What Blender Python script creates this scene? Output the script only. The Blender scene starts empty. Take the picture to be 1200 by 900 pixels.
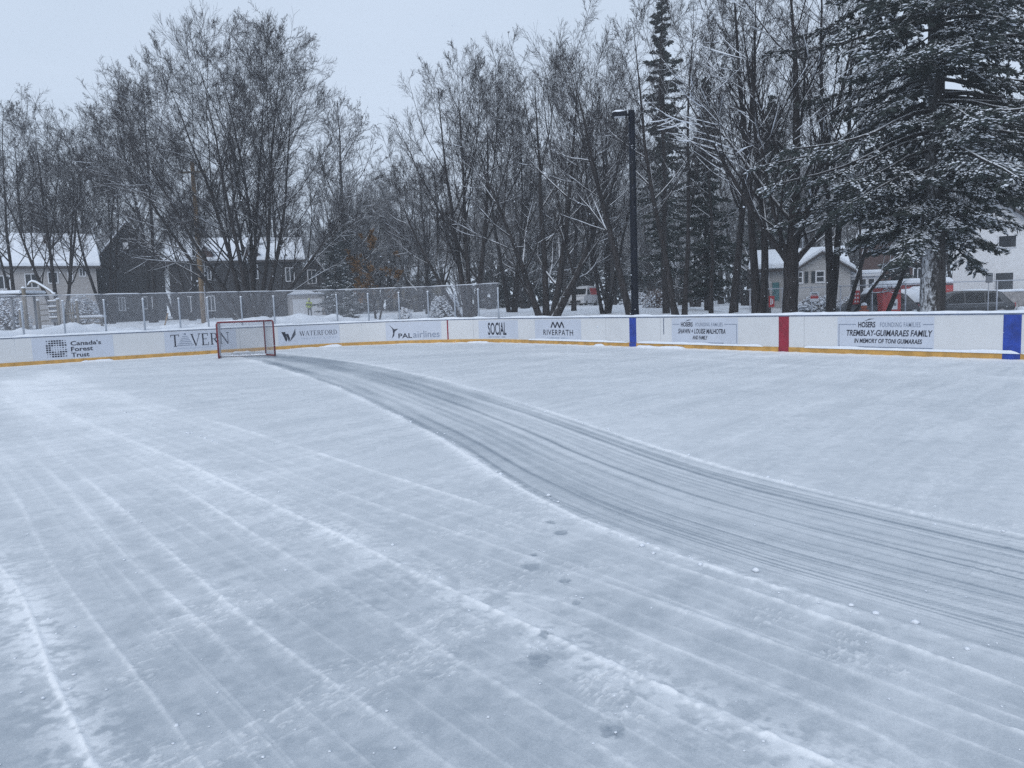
import bpy, bmesh, math, random
import numpy as np
from mathutils import Vector, Matrix
random.seed(5)
R_ = np.random.default_rng(11)
sc = bpy.context.scene
COL = sc.collection
PI = math.pi

# ------------------------------------------------------------------ camera frame
E = 1.488
FPX = 900.0
PITCH, ROLL = math.radians(5.93), math.radians(2.0)
_F = np.array([0, math.cos(PITCH), -math.sin(PITCH)])
_R0 = np.array([1.0, 0, 0]); _U0 = np.array([0, math.sin(PITCH), math.cos(PITCH)])
_R = math.cos(ROLL)*_R0 - math.sin(ROLL)*_U0
_U = math.sin(ROLL)*_R0 + math.cos(ROLL)*_U0
def ray(px, py): return _F + (px-600)/FPX*_R + (450-py)/FPX*_U
def at(px, py, Y):
    d = ray(px, py); t = Y/d[1]
    return np.array([t*d[0], Y, E+t*d[2]])
def ground(px, py, z=0.0):
    d = ray(px, py); t = (z-E)/d[2]
    return np.array([t*d[0], t*d[1]])
def proj(p):
    q = np.asarray(p, float)-np.array([0, 0, E]); f = q@_F
    return 600+FPX*(q@_R)/f, 450-FPX*(q@_U)/f
def X(px, Y): return at(px, 355, Y)[0]
def Zh(px, py, Y): return at(px, py, Y)[2]

# ------------------------------------------------------------------ noise
def _hash(ix, iy, seed):
    n = (ix.astype(np.int64)*374761393 + iy.astype(np.int64)*668265263 + seed*974711) & 0xffffffff
    n = ((n ^ (n >> 13))*1274126177) & 0xffffffff
    n = n ^ (n >> 16)
    return (n & 0xffff)/65535.0
def vnoise(x, y, seed=0):
    x = np.asarray(x, float); y = np.asarray(y, float)
    ix = np.floor(x); iy = np.floor(y); fx = x-ix; fy = y-iy
    fx = fx*fx*(3-2*fx); fy = fy*fy*(3-2*fy)
    a = _hash(ix, iy, seed); b = _hash(ix+1, iy, seed); c = _hash(ix, iy+1, seed); d = _hash(ix+1, iy+1, seed)
    return (a*(1-fx)+b*fx)*(1-fy)+(c*(1-fx)+d*fx)*fy
def fbm(x, y, seed=0, o=4):
    s = 0; a = .5; f = 1
    for k in range(o):
        s = s+a*vnoise(x*f+17*k, y*f-9*k, seed+k); a *= .5; f *= 2.03
    return s/(1-.5**o)
def sstep(x, a, b):
    t = np.clip((np.asarray(x, float)-a)/(b-a), 0, 1); return t*t*(3-2*t)

# ------------------------------------------------------------------ object helpers
def link(o, parent=None):
    COL.objects.link(o)
    if parent is not None: o.parent = parent
    return o
def tag(o, label=None, cat=None, group=None, kind=None):
    if label: o['label'] = label
    if cat: o['category'] = cat
    if group: o['group'] = group
    if kind: o['kind'] = kind
    return o
def thing(name, label, cat, loc=(0, 0, 0), rz=0.0, group=None):
    o = bpy.data.objects.new(name, None); o.location = loc; o.rotation_euler = (0, 0, rz)
    o.empty_display_size = .2
    link(o); return tag(o, label, cat, group)
def np_mesh(name, V, faces, mats, idx=None, smooth=False):
    """V (n,3); faces: list of (m,k) int arrays; idx: material index per face array"""
    me = bpy.data.meshes.new(name)
    V = np.asarray(V, np.float32)
    faces = [np.asarray(f, np.int32) for f in faces if len(f)]
    me.vertices.add(len(V)); me.vertices.foreach_set('co', V.ravel())
    nl = sum(f.size for f in faces); nf = sum(len(f) for f in faces)
    me.loops.add(nl); me.polygons.add(nf)
    me.loops.foreach_set('vertex_index', np.concatenate([f.ravel() for f in faces]))
    st = []; off = 0
    for f in faces:
        st.append(off+np.arange(len(f))*f.shape[1]); off += f.size
    me.polygons.foreach_set('loop_start', np.concatenate(st).astype(np.int32))
    if not isinstance(mats, (list, tuple)): mats = [mats]
    for m in mats: me.materials.append(m)
    if idx is not None:
        me.polygons.foreach_set('material_index', np.concatenate([np.full(len(f), i, np.int32) for f, i in zip(faces, idx)]))
    me.polygons.foreach_set('use_smooth', np.full(nf, smooth, bool))
    me.update(calc_edges=True); me.validate()
    return me
def np_obj(name, V, faces, mats, parent=None, idx=None, smooth=False):
    return link(bpy.data.objects.new(name, np_mesh(name, V, faces, mats, idx, smooth)), parent)
def dup(root, loc=None, rz=None, scale=None, label=None, group=None, cat=None):
    r = root.copy(); COL.objects.link(r)
    if loc is not None: r.location = loc
    if rz is not None: r.rotation_euler = (0, 0, rz)
    if scale is not None: r.scale = (scale,)*3 if not isinstance(scale, (tuple, list)) else scale
    tag(r, label, cat, group)
    if group == '' and 'group' in r: del r['group']
    for ch in list(root.children):
        c = ch.copy(); COL.objects.link(c); c.parent = r
        for g in ch.children:
            d = g.copy(); COL.objects.link(d); d.parent = c
    return r

class MB:
    """collects solids, then builds ONE mesh object"""
    def __init__(s): s.V = []; s.F = []
    def quadgrid(s, P):
        P = np.asarray(P, float); n, m = P.shape[:2]; b = len(s.V)
        s.V += [tuple(p) for p in P.reshape(-1, 3)]
        for i in range(n-1):
            for j in range(m-1):
                s.F.append((b+i*m+j, b+i*m+j+1, b+(i+1)*m+j+1, b+(i+1)*m+j))
        return s
    def box(s, x0, x1, y0, y1, z0, z1):
        b = len(s.V)
        s.V += [(x0, y0, z0), (x1, y0, z0), (x1, y1, z0), (x0, y1, z0), (x0, y0, z1), (x1, y0, z1), (x1, y1, z1), (x0, y1, z1)]
        s.F += [tuple(b+i for i in f) for f in ((0, 3, 2, 1), (4, 5, 6, 7), (0, 1, 5, 4), (1, 2, 6, 5), (2, 3, 7, 6), (3, 0, 4, 7))]
        return s
    def prism(s, poly, a, b_, axis='y', taper=None):
        """poly in the plane across `axis`, extruded from a to b_"""
        b = len(s.V); n = len(poly)
        for c in (a, b_):
            for (p, q) in poly:
                s.V.append((p, c, q) if axis == 'y' else (c, p, q) if axis == 'x' else (p, q, c))
        s.F.append(tuple(b+i for i in range(n))); s.F.append(tuple(b+n+i for i in reversed(range(n))))
        for i in range(n):
            j = (i+1) % n
            s.F.append((b+j, b+i, b+n+i, b+n+j))
        return s
    def tube(s, pts, r, n=8, cap=True):
        pts = [Vector(p) for p in pts]; K = len(pts); b = len(s.V)
        rs = r if isinstance(r, (list, tuple)) else [r]*K
        for k, p in enumerate(pts):
            t = (pts[min(k+1, K-1)]-pts[max(k-1, 0)]).normalized()
            ref = Vector((0, 0, 1)) if abs(t.z) < .95 else Vector((1, 0, 0))
            a = t.cross(ref).normalized(); c = a.cross(t).normalized()
            for i in range(n):
                q = 2*PI*i/n
                s.V.append(tuple(p+(a*math.cos(q)+c*math.sin(q))*rs[k]))
        for k in range(K-1):
            for i in range(n):
                j = (i+1) % n
                s.F.append((b+k*n+i, b+k*n+j, b+(k+1)*n+j, b+(k+1)*n+i))
        if cap:
            s.F.append(tuple(b+i for i in reversed(range(n)))); s.F.append(tuple(b+(K-1)*n+i for i in range(n)))
        return s
    def blob(s, c, rx, ry, rz, seed=0, amp=.15, n=12, m=7, flat=False):
        b = len(s.V); c = Vector(c); rr = random.Random(seed)
        ph = [rr.uniform(0, 6) for _ in range(6)]
        for j in range(m+1):
            th = PI*j/m if not flat else PI/2*j/m
            for i in range(n):
                a = 2*PI*i/n
                k = 1+amp*(math.sin(2*a+ph[0])*math.sin(th)+.6*math.sin(3*a+ph[1]+2*th)*math.sin(th)+.5*math.sin(5*a+ph[2])*math.sin(2*th))
                s.V.append((c.x+rx*k*math.sin(th)*math.cos(a), c.y+ry*k*math.sin(th)*math.sin(a), c.z+rz*k*math.cos(th)))
        for j in range(m):
            for i in range(n):
                i2 = (i+1) % n
                s.F.append((b+j*n+i, b+(j+1)*n+i, b+(j+1)*n+i2, b+j*n+i2))
        return s
    def build(s, name, m, parent=None, smooth=False, bevel=0):
        me = bpy.data.meshes.new(name); me.from_pydata(s.V, [], s.F); me.validate()
        bm = bmesh.new(); bm.from_mesh(me)
        bmesh.ops.remove_doubles(bm, verts=bm.verts, dist=1e-6)
        bmesh.ops.recalc_face_normals(bm, faces=bm.faces)
        if bevel:
            bmesh.ops.bevel(bm, geom=[e for e in bm.edges if len(e.link_faces) == 2 and e.calc_face_angle(0) > .5], offset=bevel, segments=2, affect='EDGES', clamp_overlap=True)
        bm.to_mesh(me); bm.free()
        me.materials.append(m)
        if smooth: me.polygons.foreach_set('use_smooth', [True]*len(me.polygons))
        return link(bpy.data.objects.new(name, me), parent)

# ------------------------------------------------------------------ materials
def nodes(name):
    m = bpy.data.materials.new(name); m.use_nodes = True
    nt = m.node_tree; b = nt.nodes['Principled BSDF']
    return m, nt, b
def N(nt, t, **k):
    n = nt.nodes.new(t)
    for a, v in k.items():
        if a in n.inputs.keys(): n.inputs[a].default_value = v
        else: setattr(n, a, v)
    return n
def mix(nt, fac, a, b):
    n = nt.nodes.new('ShaderNodeMix'); n.data_type = 'RGBA'
    for s, v in ((n.inputs[0], fac), (n.inputs[6], a), (n.inputs[7], b)):
        if isinstance(v, (int, float)): s.default_value = v
        elif isinstance(v, tuple): s.default_value = (*v, 1) if len(v) == 3 else v
        else: nt.links.new(v, s)
    return n.outputs[2]
def noise(nt, scale, detail=4, coord='Object', stretch=None, rough=.6):
    tc = nt.nodes.new('ShaderNodeTexCoord'); src = tc.outputs[coord]
    if stretch:
        mp = nt.nodes.new('ShaderNodeMapping'); mp.inputs['Scale'].default_value = stretch
        nt.links.new(src, mp.inputs[0]); src = mp.outputs[0]
    n = N(nt, 'ShaderNodeTexNoise'); n.inputs['Scale'].default_value = scale; n.inputs['Detail'].default_value = detail; n.inputs['Roughness'].default_value = rough
    nt.links.new(src, n.inputs['Vector']); return n.outputs['Fac']
def ramp(nt, fac, a, b):
    n = nt.nodes.new('ShaderNodeMapRange'); n.interpolation_type = 'SMOOTHSTEP'
    n.inputs[1].default_value = a; n.inputs[2].default_value = b
    nt.links.new(fac, n.inputs[0]); return n.outputs[0]
def bump(nt, b, h, strength=.3, dist=.02):
    n = nt.nodes.new('ShaderNodeBump'); n.inputs['Strength'].default_value = strength; n.inputs['Distance'].default_value = dist
    nt.links.new(h, n.inputs['Height']); nt.links.new(n.outputs[0], b.inputs['Normal'])
def mmath(nt, op, a, b=None):
    n = nt.nodes.new('ShaderNodeMath'); n.operation = op
    for s, v in ((n.inputs[0], a), (n.inputs[1], b)):
        if v is None: continue
        if isinstance(v, (int, float)): s.default_value = v
        else: nt.links.new(v, s)
    return n.outputs[0]
def mat(name, c, rough=.6, var=.12, scale=6, stretch=None, bmp=0, metal=0, spec=.5, bscale=None, coord='Object'):
    m, nt, b = nodes(name)
    f = noise(nt, scale, 5, coord, stretch)
    c0 = tuple(x*(1-var) for x in c); c1 = tuple(min(1, x*(1+var)) for x in c)
    nt.links.new(mix(nt, ramp(nt, f, .3, .7), c0, c1), b.inputs['Base Color'])
    b.inputs['Roughness'].default_value = rough; b.inputs['Metallic'].default_value = metal
    b.inputs['Specular IOR Level'].default_value = spec
    if bmp: bump(nt, b, noise(nt, bscale or scale*3, 5, coord, stretch), bmp, .02)
    return m
SNOW_C = (.80, .84, .90)
SNOW_D = (.72, .77, .85)
def snow_mat(name, scale=3, bmp=.4):
    m, nt, b = nodes(name)
    f = noise(nt, scale, 6)
    nt.links.new(mix(nt, ramp(nt, f, .3, .7), SNOW_D, SNOW_C), b.inputs['Base Color'])
    b.inputs['Roughness'].default_value = .75; b.inputs['Specular IOR Level'].default_value = .25
    bump(nt, b, noise(nt, scale*5, 8), bmp, .03)
    return m
def up_normal(nt):
    g = nt.nodes.new('ShaderNodeNewGeometry'); s = nt.nodes.new('ShaderNodeSeparateXYZ')
    nt.links.new(g.outputs['Normal'], s.inputs[0]); return g, s.outputs[2]
def bark_mat(name, c, up0=.35, up1=.75, plaster=0.0, scale=3, amount=.85):
    """bark with snow lying on the upward faces and, for trunks, snow blown against the windward side"""
    m, nt, b = nodes(name)
    f = noise(nt, scale*4, 6, 'Object', (1, 1, .18))
    bark = mix(nt, ramp(nt, f, .3, .72), tuple(x*.55 for x in c), tuple(x*1.5 for x in c))
    g, z = up_normal(nt)
    nz = noise(nt, scale*2.2, 4)
    k = ramp(nt, mmath(nt, 'ADD', z, mmath(nt, 'MULTIPLY', mmath(nt, 'SUBTRACT', nz, .5), .8)), up0, up1)
    k = mmath(nt, 'MULTIPLY', k, amount)
    if plaster:
        d = nt.nodes.new('ShaderNodeVectorMath'); d.operation = 'DOT_PRODUCT'
        nt.links.new(g.outputs['Normal'], d.inputs[0]); d.inputs[1].default_value = (-.90, -.36, .2)
        n2 = noise(nt, scale*5, 7, 'Object', (1, 1, .45), .75)
        tcz = nt.nodes.new('ShaderNodeTexCoord'); sz_ = nt.nodes.new('ShaderNodeSeparateXYZ'); nt.links.new(tcz.outputs['Object'], sz_.inputs[0])
        hz_ = nt.nodes.new('ShaderNodeMapRange'); hz_.inputs[1].default_value = 3.0; hz_.inputs[2].default_value = 7.0; hz_.inputs[3].default_value = 1; hz_.inputs[4].default_value = .2
        nt.links.new(sz_.outputs[2], hz_.inputs[0])
        q = mmath(nt, 'ADD', d.outputs['Value'], mmath(nt, 'MULTIPLY', mmath(nt, 'SUBTRACT', n2, .5), 3.2))
        k = mmath(nt, 'MAXIMUM', k, mmath(nt, 'MULTIPLY', ramp(nt, q, 1.75-plaster, 2.35-plaster), mmath(nt, 'MULTIPLY', hz_.outputs[0], .72)))
    nt.links.new(mix(nt, k, bark, SNOW_C), b.inputs['Base Color'])
    b.inputs['Roughness'].default_value = .9; b.inputs['Specular IOR Level'].default_value = .1
    bump(nt, b, f, .6, .03)
    return m

M = {}
M['snow'] = snow_mat('snow', 2.5)
M['snow_fine'] = snow_mat('snow_fine', 9, .3)
M['bark'] = bark_mat('bark', (.034, .031, .032), .45, .85, .30)
M['bark_snowy'] = bark_mat('bark_snowy', (.034, .031, .032), .3, .75, .50)
M['bark_pine'] = bark_mat('bark_pine', (.050, .047, .048), .5, .9, 1.15, 2.4)
M['branch'] = bark_mat('branch', (.030, .027, .028), .40, .80, 0)
M['branch_snowy'] = bark_mat('branch_snowy', (.030, .027, .028), .2, .6, 0)
M['twig'] = bark_mat('twig', (.027, .023, .026), .62, .98, 0, 3, .45)
M['twig_far'] = bark_mat('twig_far', (.045, .042, .045), .0, .6, 0, 3, .75)  # snow-rimed twigs, with distance haze also put into the paler colour
M['branch_far'] = bark_mat('branch_far', (.045, .042, .044), .1, .6, 0, 3, .8)  # snowy far limbs; part of the pale tone is painted haze
M['needles'] = mat('needles', (.036, .046, .043), .8, .45, 1.2, spec=.15)
M['needles_far'] = mat('needles_far', (.048, .058, .058), .8, .4, .8, spec=.1)  # paler than the near needles: haze put into the colour
M['brown_leaf'] = mat('brown_leaf', (.19, .115, .060), .8, .4, 2, spec=.1)
M['panel'] = None
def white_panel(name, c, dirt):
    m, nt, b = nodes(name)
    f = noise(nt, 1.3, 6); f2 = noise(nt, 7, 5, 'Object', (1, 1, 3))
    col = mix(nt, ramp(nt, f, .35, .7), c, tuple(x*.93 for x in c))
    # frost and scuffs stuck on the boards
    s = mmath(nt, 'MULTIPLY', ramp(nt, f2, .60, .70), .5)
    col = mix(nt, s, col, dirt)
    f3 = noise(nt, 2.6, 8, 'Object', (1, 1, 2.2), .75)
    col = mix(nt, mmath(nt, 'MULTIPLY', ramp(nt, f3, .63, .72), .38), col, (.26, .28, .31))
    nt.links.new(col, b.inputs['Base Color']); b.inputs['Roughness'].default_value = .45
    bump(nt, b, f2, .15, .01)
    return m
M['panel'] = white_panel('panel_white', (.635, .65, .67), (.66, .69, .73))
M['banner'] = white_panel('banner_white', (.53, .575, .665), (.62, .67, .75))
M['kick'] = mat('kick_yellow', (.50, .285, .070), .5, .2, 4, bmp=.1)
M['blue'] = mat('stripe_blue', (.012, .045, .30), .5, .25, 5)
M['red'] = mat('stripe_red', (.24, .010, .030), .5, .25, 5)
M['ink'] = mat('ink_dark', (.016, .020, .038), .6, .3, 9)
M['ink_grey'] = mat('ink_grey', (.20, .24, .32), .6, .2, 9)
M['ink_pale'] = mat('ink_pale', (.40, .46, .56), .6, .2, 9)
M['cap'] = mat('cap_rail', (.10, .13, .20), .5, .3, 5)
M['goal_red'] = mat('goal_red', (.16, .020, .030), .5, .3, 8)
M['net'] = mat('net_cord', (.30, .32, .37), .8, .1, 8)
M['alu'] = mat('post_grey', (.40, .44, .50), .45, .12, 5, metal=.15)
M['black'] = mat('pole_black', (.004, .006, .013), .55, .4, 6, spec=.18)
M['lamp_white'] = mat('lamp_lens', (.5, .52, .55), .3, .05, 6)
M['wood'] = mat('wood_pole', (.22, .155, .095), .8, .3, 3, (8, 8, .6), .3)
M['wood_grey'] = mat('wood_weathered', (.17, .152, .128), .85, .3, 3, (6, 6, .8), .3)
M['dark_wall'] = mat('dark_siding', (.018, .019, .023), .8, .3, 1.2, (.3, .3, 9), .2)
M['dark_wall_b'] = mat('charcoal_brick', (.034, .033, .037), .85, .3, 5, (1, 1, 3), .2)
M['grey_wall'] = mat('pale_siding', (.36, .35, .35), .8, .12, 1, (.3, .3, 10), .2)
M['beige_wall'] = mat('beige_siding', (.40, .40, .405), .8, .1, 1, (.3, .3, 12), .2)
M['white_wall'] = mat('white_stucco', (.66, .68, .71), .85, .05, 3, bmp=.2, bscale=30)
M['tan_wall'] = mat('tan_wall', (.27, .235, .17), .85, .15, 3)
M['brick_wall'] = mat('dark_red_brick', (.075, .045, .042), .85, .3, 6, (1, 1, 3), .2)
M['trim'] = mat('white_trim', (.62, .64, .68), .5, .06, 5)
M['roof'] = mat('roof_shingle', (.055, .050, .052), .9, .3, 8)
M['teal'] = mat('teal_paint', (.05, .16, .18), .5, .15, 5)
M['shutter'] = mat('shutter_dark', (.025, .035, .045), .5, .2, 6)
M['stone'] = mat('stone_wall', (.24, .23, .23), .9, .35, 4, bmp=.5)
M['rubber'] = mat('tyre_rubber', (.02, .02, .022), .9, .2, 8)
M['rim'] = mat('wheel_rim', (.25, .26, .28), .35, .1, 8, metal=.6)
M['car_black'] = mat('car_black', (.062, .067, .075), .35, .15, 4, spec=.3)
M['car_white'] = mat('car_white', (.62, .64, .68), .35, .08, 4)
M['car_red'] = mat('car_red', (.42, .03, .035), .4, .15, 4)
M['tail'] = mat('tail_light', (.40, .02, .03), .3, .1, 4)
M['headlight'] = mat('head_lamp', (.55, .58, .62), .2, .1, 4)
M['shed_red'] = mat('red_paint', (.36, .030, .028), .55, .2, 3)
M['sign_white'] = mat('sign_white', (.66, .68, .72), .5, .05, 5)
M['sign_grey'] = mat('sign_back', (.15, .16, .18), .5, .1, 5)
M['hivis'] = mat('hi_vis_fabric', (.48, .60, .10), .8, .12, 8)
M['trousers'] = mat('dark_trousers', (.06, .07, .07), .85, .2, 8)
M['skin'] = mat('skin', (.40, .26, .20), .6, .08, 8)
M['hydrant'] = mat('hydrant_orange', (.36, .10, .05), .55, .2, 6)
M['bush'] = mat('bush_green', (.028, .034, .030), .85, .4, 4, spec=.1)
M['bush_twig'] = mat('bush_twig', (.16, .125, .115), .9, .3, 4, spec=.1)
M['wire'] = mat('galvanised_wire', (.46, .48, .53), .5, .1, 5, metal=.3)
def pane_mat(name, c):
    m, nt, b = nodes(name)
    f = noise(nt, .9, 2)
    nt.links.new(mix(nt, ramp(nt, f, .35, .65), tuple(x*.6 for x in c), c), b.inputs['Base Color'])
    b.inputs['Roughness'].default_value = .08; return m
M['pane'] = pane_mat('window_pane', (.035, .042, .052))
M['car_glass'] = mat('car_glass', (.006, .008, .010), .25, .2, 3, spec=.12)
def glass_mat():
    m, nt, b = nodes('rink_glass')
    nt.nodes.remove(b)
    out = nt.nodes['Material Output']
    tr = N(nt, 'ShaderNodeBsdfTransparent'); tr.inputs[0].default_value = (.95, .97, .98, 1)
    di = N(nt, 'ShaderNodeBsdfDiffuse'); di.inputs[0].default_value = (.66, .70, .76, 1)
    gl = N(nt, 'ShaderNodeBsdfGlossy'); gl.inputs['Roughness'].default_value = .15
    f = ramp(nt, noise(nt, 1.1, 6), .3, .75)   # dried spray and scratches on the glass
    m1 = N(nt, 'ShaderNodeMixShader'); nt.links.new(mmath(nt, 'ADD', mmath(nt, 'MULTIPLY', f, .045), .02), m1.inputs[0])
    nt.links.new(tr.outputs[0], m1.inputs[1]); nt.links.new(di.outputs[0], m1.inputs[2])
    m2 = N(nt, 'ShaderNodeMixShader'); m2.inputs[0].default_value = .02
    nt.links.new(m1.outputs[0], m2.inputs[1]); nt.links.new(gl.outputs[0], m2.inputs[2])
    nt.links.new(m2.outputs[0], out.inputs['Surface'])
    return m
M['glass'] = glass_mat()

# ------------------------------------------------------------------ rink outline
u = np.array([-.583, .812]); u = u/np.linalg.norm(u)
v = np.array([u[1], -u[0]])
C0 = np.array([-3.7, 36.1])*.96
RC = 6.7
LS = 45-RC; LA = RC*PI/2
AC = C0-RC*u-RC*v
HB = .96
def path(s):
    s = np.asarray(s, float)
    ph = np.clip((s-LS)/RC, 0, PI/2)
    base = AC+RC*(np.cos(ph)[..., None]*v+np.sin(ph)[..., None]*u)
    t = -np.sin(ph)[..., None]*v+np.cos(ph)[..., None]*u
    before = np.minimum(s-LS, 0)[..., None]; after = np.maximum(s-LS-LA, 0)[..., None]
    p = base+before*u-after*v
    n = -(np.cos(ph)[..., None]*v+np.sin(ph)[..., None]*u)
    return p, t, n
def sdf(x, y):
    qx = (x-C0[0])*v[0]+(y-C0[1])*v[1]+RC; qy = (x-C0[0])*u[0]+(y-C0[1])*u[1]+RC
    return np.hypot(np.maximum(qx, 0), np.maximum(qy, 0))+np.minimum(np.maximum(qx, qy), 0)-RC
_ss = np.linspace(8, LS+LA+29, 5000)
_pp = path(_ss)[0]
_px = np.array([proj((p[0], p[1], .5))[0] if p[1] > 3 else 9999 for p in _pp])
def s_at(px): return float(_ss[np.argmin(np.abs(_px-px))])
S_END = LS+LA+27

def bpt(s, off, z):
    p, t, n = path(s); q = p+n*np.asarray(off)[..., None] if np.ndim(off) else p+n*off
    return np.concatenate([q, np.broadcast_to(np.asarray(z, float)[..., None] if np.ndim(z) else z, q.shape[:-1])[..., None] if np.ndim(z) == 0 else np.asarray(z)[..., None]], -1)
def board_box(mb, s0, s1, z0, z1, o0, o1, ds=.07):
    n = max(2, int(abs(s1-s0)/ds)+2) if (max(s0, s1) > LS and min(s0, s1) < LS+LA) else 2
    S = np.linspace(s0, s1, n)
    ring = [bpt(S, o, np.full(n, z)) for (o, z) in ((o0, z0), (o1, z0), (o1, z1), (o0, z1), (o0, z0))]
    mb.quadgrid(np.stack(ring, 0))
    for k in (0, -1):
        b = len(mb.V); mb.V += [tuple(ring[i][k]) for i in range(4)]; mb.F.append((b, b+1, b+2, b+3))
    return mb

# ------------------------------------------------------------------ terrain height
def gz(x, y):
    x = np.asarray(x, float); y = np.asarray(y, float)
    d = np.maximum(sdf(x, y), 0)
    qx = (x-C0[0])*v[0]+(y-C0[1])*v[1]; qy = (x-C0[0])*u[0]+(y-C0[1])*u[1]
    left = sstep(qy-qx, -2, 5)
    h = .56+.42*sstep(d, 1, 35)+.45*sstep(d, 30, 110)+.5*sstep(d, 100, 240)
    h = h+.20*(fbm(x*.22, y*.22, 3)-.5)*sstep(d, .5, 4)*2+.16*(fbm(x*.9, y*.9, 8, 3)-.5)*sstep(d, .2, 1.5)
    h = h+left*(.60+.55*(fbm(x*.45+4, y*.45, 21, 4)-.5)+.42*(fbm(x*1.6, y*1.6, 25, 4)-.5))*np.exp(-((d-1.3)/1.5)**2)
    h = h+(1-left)*.30*np.exp(-((d-.6)/.7)**2)*(.3+fbm(x*.6, y*.6, 31))
    tr_ = (1-left)*sstep(x, 13.5, 16.5)*sstep(y, 37.0, 38.2)*(1-sstep(y, 49, 54))
    h = h-.72*tr_-(1-left)*.42*sstep(x, 11, 15)*sstep(d, .8, 4)
    return h
def gzf(x, y): return float(gz(np.array(x), np.array(y)))

S = np.concatenate([np.linspace(2, 24, 50), np.linspace(24.2, S_END, 420), np.linspace(S_END+2, S_END+40, 15)])
D = np.concatenate([[.075], np.linspace(.2, 6, 60), np.geomspace(6.3, 250, 60)])
p, t, n = path(S)
G = p[:, None, :]-n[:, None, :]*D[None, :, None]
V = np.concatenate([G, gz(G[..., 0], G[..., 1])[..., None]], -1)
V[:, 0, 2] -= .06
a, b = len(S), len(D)
I = np.arange(a*b).reshape(a, b)
np_obj('snowy_ground', V.reshape(-1, 3), [np.stack([I[:-1, :-1], I[1:, :-1], I[1:, 1:], I[:-1, 1:]], -1).reshape(-1, 4)], M['snow'], smooth=True)['kind'] = 'structure'

# ------------------------------------------------------------------ ice sheet
th = np.radians(np.concatenate([np.arange(-80, -42, .6), np.arange(-42, 42, .105), np.arange(42, 80.1, .6)]))
dep = np.concatenate([np.radians(np.linspace(75, 36, 24)), np.radians(np.arange(35.8, 17, -.052)), np.radians(np.arange(17, 5, -.05)), np.radians(np.arange(5, 1.9, -.04))])
rad = E/np.tan(dep)
TH, RD = np.meshgrid(th, rad, indexing='ij')
ix, iy = RD*np.sin(TH), RD*np.cos(TH)
shp = ix.shape
x = ix.ravel().astype(np.float32); y = iy.ravel().astype(np.float32)
def G2(pts):
    P = np.array([ground(*q) for q in pts], np.float32)
    un = lambda a_: a_/(np.linalg.norm(a_)+1e-9)
    if pts[-1][0] > 1200 or pts[-1][1] > 900: P = np.concatenate([P, [P[-1]+un(P[-1]-P[-2])*1.5, P[-1]+un(P[-1]-P[-2])*4]])   # the marks run on past the viewer
    if pts[0][0] < 0: P = np.concatenate([[P[0]+un(P[0]-P[1])*3], P])
    return P.astype(np.float32)
def resample(P, n):
    d = np.concatenate([[0], np.cumsum(np.linalg.norm(np.diff(P, axis=0), axis=1))])
    # smooth by Catmull-Rom-like interpolation
    tt = np.linspace(0, d[-1], n); out = np.stack([np.interp(tt, d, P[:, k]) for k in (0, 1)], -1)
    for _ in range(4):
        out[1:-1] = (out[:-2]+2*out[1:-1]+out[2:])/4
    return out.astype(np.float32)
def dist_to(P, pad):
    lo = P.min(0)-pad; hi = P.max(0)+pad
    sel = np.nonzero((x > lo[0]) & (x < hi[0]) & (y > lo[1]) & (y < hi[1]))[0]
    best = np.full(len(sel), 1e9, np.float32); side = np.zeros(len(sel), np.float32); arc = np.zeros(len(sel), np.float32)
    acc = 0.0
    xs, ys = x[sel], y[sel]
    for k in range(len(P)-1):
        a_ = P[k]; e = P[k+1]-a_; L2 = float(e@e)+1e-9
        wx = xs-a_[0]; wy = ys-a_[1]
        tt = np.clip((wx*e[0]+wy*e[1])/L2, 0, 1)
        dd = (wx-tt*e[0])**2+(wy-tt*e[1])**2
        m_ = dd < best
        best[m_] = dd[m_]; side[m_] = np.sign(e[0]*wy-e[1]*wx)[m_]; arc[m_] = (acc+tt*math.sqrt(L2))[m_]
        acc += math.sqrt(L2)
    return sel, np.sqrt(best), side, arc
upper = [(322, 414), (380, 420), (440, 429), (520, 446), (600, 469), (672, 492), (750, 519), (839, 547), (900, 564), (1000, 584), (1078, 604), (1200, 630), (1330, 656)]
lower = [(296, 422), (330, 432), (355, 440), (389, 451), (439, 475), (517, 514), (555, 539), (600, 568), (644, 595), (711, 625), (783, 650), (850, 672), (933, 695), (1022, 722), (1100, 747), (1200, 776), (1330, 812)]
PU = resample(G2(upper), 60); PL = resample(G2(lower), 60)
fine = fbm(x*3.1, y*3.1, 40, 4); mid = fbm(x*.8, y*.8, 50, 4); big = fbm(x*.22, y*.22, 60, 3)
grain = vnoise(x*22, y*22, 70); grit = fbm(x*9, y*9, 75, 3)
rr = np.hypot(x, y)
# general cover: thin blown snow on ice, thinner near the viewer
cover = .62+.055*(mid-.5)*2+.06*(fine-.5)*2
cover -= .22*sstep(6.5-rr, -1.0, 4.0)*(.85+.3*(big))
cover -= .10*sstep(-x, -2, 5)*sstep(9-rr, 0, 5)
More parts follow.
